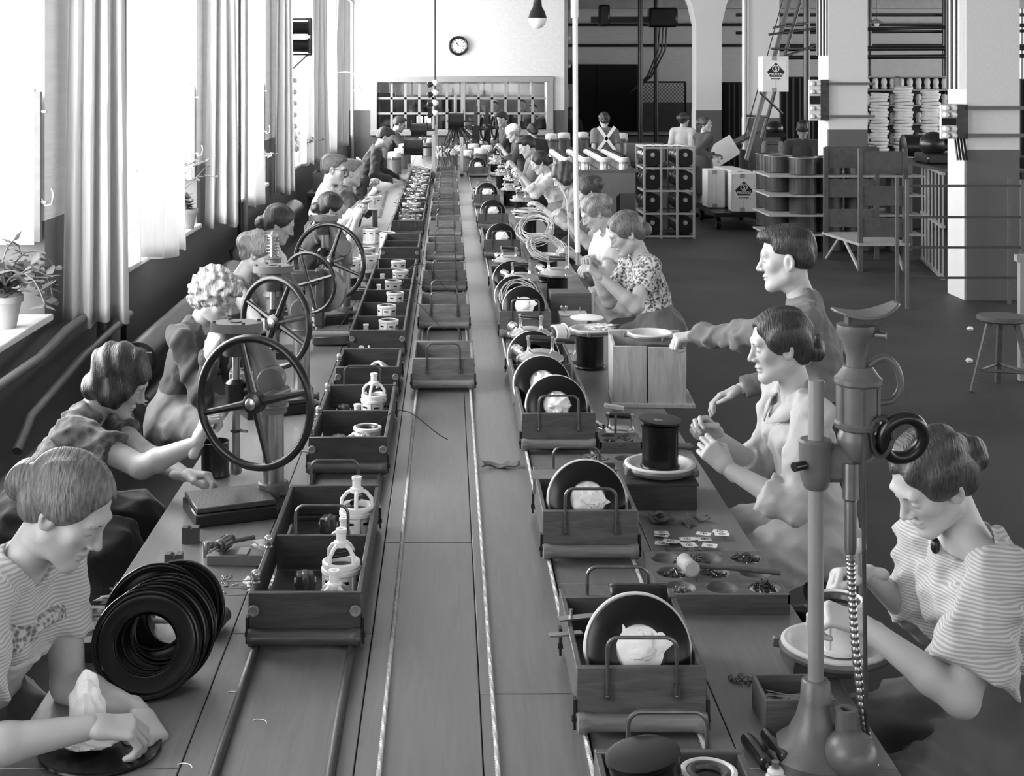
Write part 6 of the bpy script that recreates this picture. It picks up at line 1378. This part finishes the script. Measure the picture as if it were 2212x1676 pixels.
def carton(label, loc, rz, W=.42, D=.4, H=.66, sign=True, group=None):
    t = thing('carton', label, 'carton', loc, rz, group); part('body', MB().box((0, 0, H/2), (W, D, H), b=.006), M_CARD, t)
    part('tape', MB().box((-.02, -D/2-.0015, H-.03), (.07, .003, .06)).box((-.02, -D/2-.0015, .03), (.07, .003, .06)), M_FRAME, t); part('seam', MB().box((.0, -D/2-.001, H/2), (.003, .002, H)), M_FRAME, t)
    if sign:
        y = -D/2-.004; cz = H*.6; part('label_sheet', MB().box((0, y, cz), (.29, .003, .27)), M_PAPER, t)
        b = part('emblem', MB().prism([(-.125, -.02), (0, .115), (.125, -.02), (.085, -.095), (-.085, -.095)], .003, (0, y-.003, cz), RX), M_INK, t)
        r3 = (math.pi/2, 0, 0)
        part('lettering', TXT, M_PAPER, b, loc=(0, y-.0065, cz-.072), rot=r3); part('ring_mark', MB().torus((0, y-.006, cz+.028), (0, 1, 0), .046, .006, 28, 6, .5), M_PAPER, b); part('letter_mark', TXT3, M_PAPER, b, loc=(0, y-.0065, cz-.001), rot=r3)
        part('small_print', TXT2, M_INK, t, loc=(0, y-.003, cz-.128), rot=r3)
    return t
p = U(1672, 198, 20.4); carton('lettered white carton riding up the inclined conveyor', (p.x, 20.45, p.z), -.06, .37, .42, .52)
p = U(1605, 433, 20.2); carton('lettered white carton at the front of the low truck', (p.x+.0, 20.25, .26), -.08, .36, .36, .55)
for k in range(3): carton('plain white carton queued behind the lettered one', (4.33-.02*k, 20.65+.4*k, .26), 0, .3, .38, .56, False, 'plain cartons on the low truck')
carton('tall white carton beside the standing woman', (4.0, 20.9, .26), .0, .26, .42, .56, False)
t = thing('low_truck', 'dark low platform truck under the white cartons', 'truck', (4.22, 20.8, 0)); part('deck', MB().box((0, 0, .22), (.75, 1.6, .06)), M_IRON, t)
for a in (-.3, .3):
    for b_ in (-.65, .65): part('wheel', MB().lathe([(.09, -.03), (.09, .03)], (a, b_, .09), (1, 0, 0), 18), M_IRON, t)
for k, (px, py) in enumerate(((1590, 470), (1650, 470))):
    p = TF(px, py); t = thing('drawbar', ['left wheeled drawbar lying on the floor', 'right wheeled drawbar lying on the floor'][k], 'drawbar', p); part('bar', MB().cyl((0, 0, .09), (.35, -1.9, .05), .022, n=8), M_IRON, t); part('wheel', MB().lathe([(.03, -.02), (.09, -.02), (.09, .02), (.03, .02)], (0, 0, .092), (.4, -1, 0), 18), M_CAST, t)
t = thing('packing_table', 'tilted packing board with white paper beside the standing woman', 'table', (4.55, 23.0, 0)); part('board', MB().box((0, 0, 1.0), (1.3, .5, .04), Matrix.Rotation(-.5, 3, 'Y')), M_CAST, t); part('paper_sheet', MB().box((-.1, -.27, .95), (.6, .02, .35), Matrix.Rotation(-.55, 3, 'Y')), M_PAPER, t); part('leg', MB().box((-.3, 0, .4), (.07, .4, .8)), M_CAST, t); part('leg', MB().box((.35, 0, .5), (.07, .4, 1.0)), M_CAST, t)
# three-legged stool and a bench corner at the right edge
p = TF(2150, 815); t = thing('stool', 'three legged round wooden stool alone on the floor', 'stool', (3.95, 9.9, 0)); part('seat', MB().lathe([(0, .49), (.155, .49), (.17, .5), (.17, .52), (.16, .53), (0, .53)], n=36), M_WOODM, t)
FT = []
for k in range(3):
    a = math.radians(195+120*k); f = Vector((.24*math.cos(a), .24*math.sin(a), 0)); tpt = Vector((.1*math.cos(a), .1*math.sin(a), .5)); FT.append(f+(tpt-f)*.3); dv = tpt-f; part('leg', MB().box((f+tpt)/2, (.035, .03, dv.length), rot_to(dv)), M_WOODM, t)
for k in range(3): part('stretcher', MB().cyl(FT[k], FT[(k+1) % 3], .013, n=8), M_WOODM, t)
t = thing('wooden_trestle', 'pale trestle post at the right edge behind the stool', 'trestle', (4.22, 10.2, 0)); part('post', MB().box((0, 0, .45), (.05, .05, .9)), M_FRAME, t); part('top_bar', MB().box((.5, 0, .9), (1.1, .06, .05)), M_FRAME, t); part('post', MB().box((1.0, 0, .45), (.05, .05, .9)), M_FRAME, t)
for k, (px, py) in enumerate(((2096, 714), (2094, 783))):
    p = TF(px, py); tag(part('paper_scrap', lump(40+k, (p.x, p.y, .018), (.03, .03, .018), .2, 14, 9), M_PAPER), 'white paper ball on the floor by the stool', 'paper', 'paper balls on the floor')
# stools under the workers in view
def _ws():
    t = thing('work_stool', 'x', 'stool'); part('seat', MB().lathe([(0, .0), (.15, .0), (.16, .015), (.15, .03), (0, .03)], n=24), M_WOODD, t)
    for k in range(4): a = math.pi/4+math.pi/2*k; part('leg', MB().cyl((.1*math.cos(a), .1*math.sin(a), .01), (.16*math.cos(a), .16*math.sin(a), -.52), .015, n=8), M_WOODD, t)
    return t
WS = Proto(_ws)
# ================================================================== people
dk = cloth('dark_wool', .02); wk = cloth('work_blue', .055); lt = cloth('light_smock', .4, var=.06); sh_ = cloth('pale_shirt', .52)
strp = cloth('striped_cotton', .42, kind='wave', scale=40, var=.22, stretch=(1, 1, 1), bump=.0); pais = cloth('paisley_print', .07, kind='voronoi', scale=26, var=.6)
patt = cloth('woven_print', .3, kind='voronoi', scale=60, var=.85); apr = cloth('apron_grey', .11); pin = cloth('pinafore_cotton', .46); flor = cloth('floral_yoke', .3, kind='voronoi', scale=90, var=.6)
suit = cloth('dark_suit', .02); whd = cloth('white_dress', .66); gry = cloth('grey_dress', .17); mid_ = cloth('mid_coat', .055)
D = lambda d, p: (d, p)
# 1 pinafore worker, front left
I = person('woman in a striped pinafore bent over cloth at the front left corner', U(150, 1095, 3.12), -104, lean=26, head=(0, 34, -4), style='bun', hair=.11, top=('blouse', strp), bottom=('skirt', apr), sleeve='short', neck='round',
           hands=((U(300, 1540, 3.08), 'work', (0, -.3, -1), D((.55, -.75, -.25), (-.3, 0, -1))), (U(195, 1570, 2.9), 'work', (.8, -.4, -.6), D((1, .25, -.1), (0, .2, -1)))))
overlay(I, 'floral_yoke', flor, [((0, .0, .13), (0, .25, 1)), ((0, 0, .04), (0, .2, -1)), ((0, .01, 0), (0, -1, 0)), ((.14, 0, 0), (1, 0, 0)), ((-.14, 0, 0), (-1, 0, 0))], .008, 1)
overlay(I, 'pinafore', pin, [((0, .0, .05), (0, .2, 1)), ((0, -.06, 0), (0, -1, 0))], .011, 1)
# 2 curly bob at the wheel
person('woman with dark curly bob and paisley blouse turning the press wheel', U(262, 820, 5.0), -93, lean=30, head=(0, 30, 0), style='bob', hair=.018, top=('blouse', pais), bottom=('skirt', dk), sleeve='short', skinv=.36,
       hands=((U(432, 1050, 4.74), 'pinch', (.2, -.2, -1), D((1, -.15, .05), (.1, -.4, -1))), (U(425, 958, 4.64), 'grip', (-.1, -.3, -1), D((.35, .15, 1), (1, .5, -.2)))))
# 3 curly blond
person('curly fair haired worker in dark overalls with a hand at the mouth', U(467, 640, 6.57), -112, lean=16, head=(0, 30, 4), style='curly', hair=.3, top=('overall_jacket', wk), bottom=('trousers', gry), sleeve='long', skirt=False, skinv=.4,
       hands=((U(520, 760, 6.5), 'relax'), (U(452, 765, 6.32), 'work', (-.2, -.1, -1), D((.3, .2, 1), (.4, .9, 0)))))
person('fair waved haired woman with bare shoulders behind the spring drill', U(560, 545, 8.0), -96, lean=22, head=(0, 28, 0), style='roll', hair=.2, top=('blouse', gry), bottom=('skirt', dk), sleeve='none', neck='wide', near=2, skinv=.5,
       hands=((U(660, 690, 8.0), 'work'), (U(650, 680, 7.7), 'work')))
person('dark haired woman with a low plaited knot in a pale blouse', U(604, 482, 9.0), -85, lean=14, head=(0, 26, 0), style='knot', hair=.03, top=('blouse', whd), bottom=('skirt', dk), sleeve='elbow', near=2,
       hands=((U(690, 590, 9.1), 'work'), (U(685, 600, 8.75), 'work')))
person('dark haired woman hidden behind the far press wheel', U(714, 450, 10.6), -70, lean=20, head=(0, 26, 0), style='knot', hair=.015, top=('dress', dk), bottom=('skirt', dk), sleeve='short', near=2,
       hands=((U(765, 470, 10.8), 'work'), (U(770, 475, 10.3), 'work')))
person('man with glasses in a pale work shirt', U(722, 365, 12.0), -88, lean=8, head=(-6, 10, 0), man=True, style='man', hair=.07, top=('shirt', sh_), bottom=('trousers', dk), sleeve='long', skirt=False, near=2, extras=('glasses',),
       hands=((U(785, 440, 12.2), 'work'), (U(765, 458, 11.8), 'work')))
person('young man in a dark shirt leaning by the man with glasses', U(758, 373, 13.3), -78, lean=14, head=(-4, 6, 0), man=True, style='man', hair=.16, top=('shirt', wk), bottom=('trousers', dk), sleeve='long', skirt=False, near=2,
       hands=((U(805, 405, 13.4), 'grip'), (U(800, 425, 12.9), 'grip')))
person('standing man in a dark long coat bending with both palms on the bench', U(832, 296, 18.0), -84, lean=24, head=(0, 26, 0), man=True, style='man', hair=.02, top=('long_coat', dk), bottom=('trousers', wk), sleeve='long', stand=True, skirt=False, near=2, scale=.98,
       hands=((U(862, 384, 18.4), 'flat'), (U(848, 388, 17.7), 'flat')))
person('man with glasses in dark overalls reaching to the far spool', U(863, 268, 23.6), -80, lean=16, head=(0, 22, 0), man=True, style='man', hair=.05, top=('overall_jacket', dk), bottom=('trousers', dk), sleeve='long', stand=True, skirt=False, near=3, extras=('glasses',),
       hands=((U(905, 300, 23.8), 'work'), (U(903, 306, 23.2), 'work')))
# right-hand side
I = person('woman in a striped wide sleeved blouse at the machine stand', U(2010, 1035, 3.32), 102, lean=14, head=(4, 34, -6), style='bun', hair=.045, top=('blouse', strp), bottom=('skirt', apr), sleeve='wide', neck='wide', skinv=.46,
           hands=((U(1868, 1352, 3.2), 'pinch', (-.6, -.5, -.9), D((-1, .1, .35), (.4, .3, -1))), (U(1876, 1240, 3.52), 'grip', (.2, -.6, -1), D((-1, -.1, .1), (.1, -.5, -1)))))
part('brooch', MB().ell(tuple(float(x) for x in I['N']+I['F']*.085-I['up']*.02), (.012, .012, .02), None, 10, 8), M_IRON, I['t'])
t = thing('screwdriver', 'round wooden knobbed driver in the hand of the striped blouse worker', 'screwdriver', U(1858, 1205, 3.47)); part('knob', MB().ell((0, 0, .03), (.016, .016, .02), None, 14, 10), M_WOODL, t); part('shank', MB().cyl((0, 0, -.09), (0, 0, .03), .006, n=10), M_STEEL, t)
I = person('woman in a light work smock wiring the upright black can', U(1683, 742, 4.65), 94, lean=7, head=(-2, 12, 0), style='knot', hair=.03, top=('smock', lt), bottom=('smock_skirt', lt), sleeve='elbow', neck='v', skinv=.42,
       hands=((U(1572, 1012, 4.52), 'pinch', (-.5, -.6, -.7), D((-.75, .1, .75), (-.3, .9, .2))), (U(1552, 945, 4.75), 'pinch', (.3, -.5, -1), D((-.7, -.1, .6), (-.3, -.8, -.2)))))
collar(I, lt)
overlay(I, 'belt', lt, [((0, 0, -.2), (0, 0, 1)), ((0, 0, -.25), (0, 0, -1))], .01, 1)
person('standing man in a grey work coat reaching his arm to the pale crate', U(1698, 556, 5.6), 72, lean=10, side=0, head=(8, 8, 0), man=True, style='man', hair=.03, top=('work_coat', cloth('coat_grey', .14, var=.1)), bottom=('trousers', dk), sleeve='long', stand=True, skirt=False, skinv=.46,
       hands=((U(1492, 728, 5.9), 'grip', (-.2, -.3, -1), D((-1, 0, -.08), (0, .2, -1))), (U(1600, 840, 5.9), 'relax')))
person('woman in a patterned blouse and apron holding the hanging driver', U(1350, 502, 7.95), 98, lean=16, head=(0, 30, 0), style='knot', hair=.12, top=('blouse', patt), bottom=('apron_skirt', apr), sleeve='short', skinv=.4,
       hands=((U(1300, 600, 7.6), 'work', (-.5, -.4, -1)), (U(1283, 580, 7.95), 'grip', (.3, -.4, -1))))
person('fair haired woman in a white dress threading the lower cable coil', U(1284, 458, 9.6), 96, lean=20, head=(0, 34, 0), style='roll', hair=.2, top=('dress', whd), bottom=('skirt', whd), sleeve='short', near=2,
       hands=((U(1243, 555, 9.3), 'work'), (U(1238, 548, 9.7), 'work')))
person('brown haired woman in a grey dress with a clip lead', U(1268, 412, 10.8), 94, lean=16, head=(0, 26, 0), style='roll', hair=.05, top=('dress', gry), bottom=('skirt', gry), sleeve='short', near=2,
       hands=((U(1225, 478, 10.5), 'work'), (U(1222, 470, 11.0), 'work')))
person('dark bobbed woman in a grey smock by the cable heap', U(1217, 380, 12.3), 96, lean=18, head=(0, 34, 0), style='bob', hair=.03, top=('smock', gry), bottom=('skirt', dk), sleeve='short', near=2,
       hands=((U(1175, 452, 12.1), 'relax'), (U(1180, 455, 12.5), 'work')))
person('dark haired woman with a bun in a pale long sleeved dress', U(1165, 350, 15.2), 96, lean=18, head=(0, 30, 0), style='knot', hair=.02, top=('dress', sh_), bottom=('skirt', gry), sleeve='elbow', near=2,
       hands=((U(1127, 380, 14.9), 'work'), (U(1125, 385, 15.4), 'work')))
person('dark haired young worker in an apron past the bun haired woman', U(1138, 316, 17.2), 96, lean=18, head=(0, 30, 0), man=True, style='man', hair=.015, top=('shirt', gry), bottom=('trousers', dk), sleeve='elbow', skirt=False, near=3,
       hands=((U(1112, 362, 17), 'work'), (U(1110, 366, 17.4), 'work')))
person('woman with fair hair and a pale scarf at the far right of the bench', U(1107, 288, 20.6), 96, lean=16, head=(0, 26, 0), style='roll', hair=.3, top=('dress', mid_), bottom=('skirt', dk), sleeve='elbow', near=3, extras=('cap',),
       hands=((U(1085, 322, 20.4), 'work'), (U(1083, 325, 20.9), 'work')))
person('dark haired woman seen from behind near the white crate at the back', U(1150, 282, 22.6), 20, lean=8, head=(0, 14, 0), style='knot', hair=.015, top=('dress', dk), bottom=('skirt', dk), sleeve='long', near=3)
person('standing man in overalls at the hand winder, far end of the bench', U(1082, 257, 24.2), 118, lean=8, head=(0, 24, 0), man=True, style='man', hair=.02, top=('overall_jacket', wk), bottom=('trousers', dk), sleeve='long', stand=True, skirt=False, near=3,
       hands=((U(1052, 318, 24.0), 'work'), (U(1050, 315, 24.5), 'work')))
I = person('woman seen from behind with crossed pale apron straps', U(1305, 258, 22.55), 4, lean=4, head=(0, 12, 0), style='knot', hair=.02, top=('dress', gry), bottom=('skirt', dk), sleeve='short', stand=True, near=3)
for q in (-1, 1):
    a = I['C']-I['F']*.14*I['s']; st_ = MB().box((0, 0, 0), (.05, .012, .46), Matrix.Rotation(q*.62, 3, 'Y')); o = part('apron_strap', st_, M_CLOTH, I['t']); o.location = tuple(float(x) for x in a+I['up']*.04)
person('woman in a pale smock turned away by the mesh gate', U(1478, 258, 24.2), -28, lean=2, head=(-20, 6, 0), style='roll', hair=.03, top=('smock', sh_), bottom=('smock_skirt', sh_), sleeve='long', stand=True, near=3)
person('standing woman in a dark belted dress looking over her shoulder', U(1524, 268, 21.8), -62, lean=0, head=(-62, 2, 0), style='roll', hair=.06, top=('dress', mid_), bottom=('dress_skirt', mid_), sleeve='long', stand=True, near=3, hands=((U(1545, 335, 21.9), 'work'), (U(1540, 338, 21.5), 'work')))
person('shadowy figure in black standing beside the lacquered drums', U(1734, 278, 20.6), -20, lean=0, head=(0, 4, 0), man=True, style='man', hair=.01, top=('long_coat', suit), bottom=('trousers', suit), sleeve='long', stand=True, skirt=False, near=3, skinv=.12)
for px, py, lb, f in ((1127, 226, 'man in dark suit and tie behind the office glass, in the middle', 180), (1068, 229, 'man in dark suit behind the office glass above the winder', 175), (1152, 236, 'man in dark suit at the right end of the office glass', 160)):
    I = person(lb, U(px, py, 31.5 if f == 160 else 30.6), f, lean=0, head=(0, 2, 0), man=True, style='man', hair=.02, top=('suit_jacket', suit), bottom=('trousers', suit), sleeve='long', stand=True, skirt=False, near=3, neck='v', skinv=.5)  # skin tone raised to brighten the faces in the dim office
    part('shirt_front', MB().box(tuple(float(x) for x in I['C']+I['up']*.1+I['F']*.09), (.09, .05, .22)), M_PAPER, I['t']); part('tie', MB().box(tuple(float(x) for x in I['C']+I['up']*.08+I['F']*.125), (.03, .015, .2)), M_IRON, I['t'])
person('dark silhouette of a man in the far recess', U(1232, 243, 33.0), 150, lean=0, head=(0, 2, 0), man=True, style='man', hair=.01, top=('long_coat', suit), bottom=('trousers', suit), sleeve='long', stand=True, skirt=False, near=3, skinv=.1)  # skin near black: the shade of the recess is put into the colour
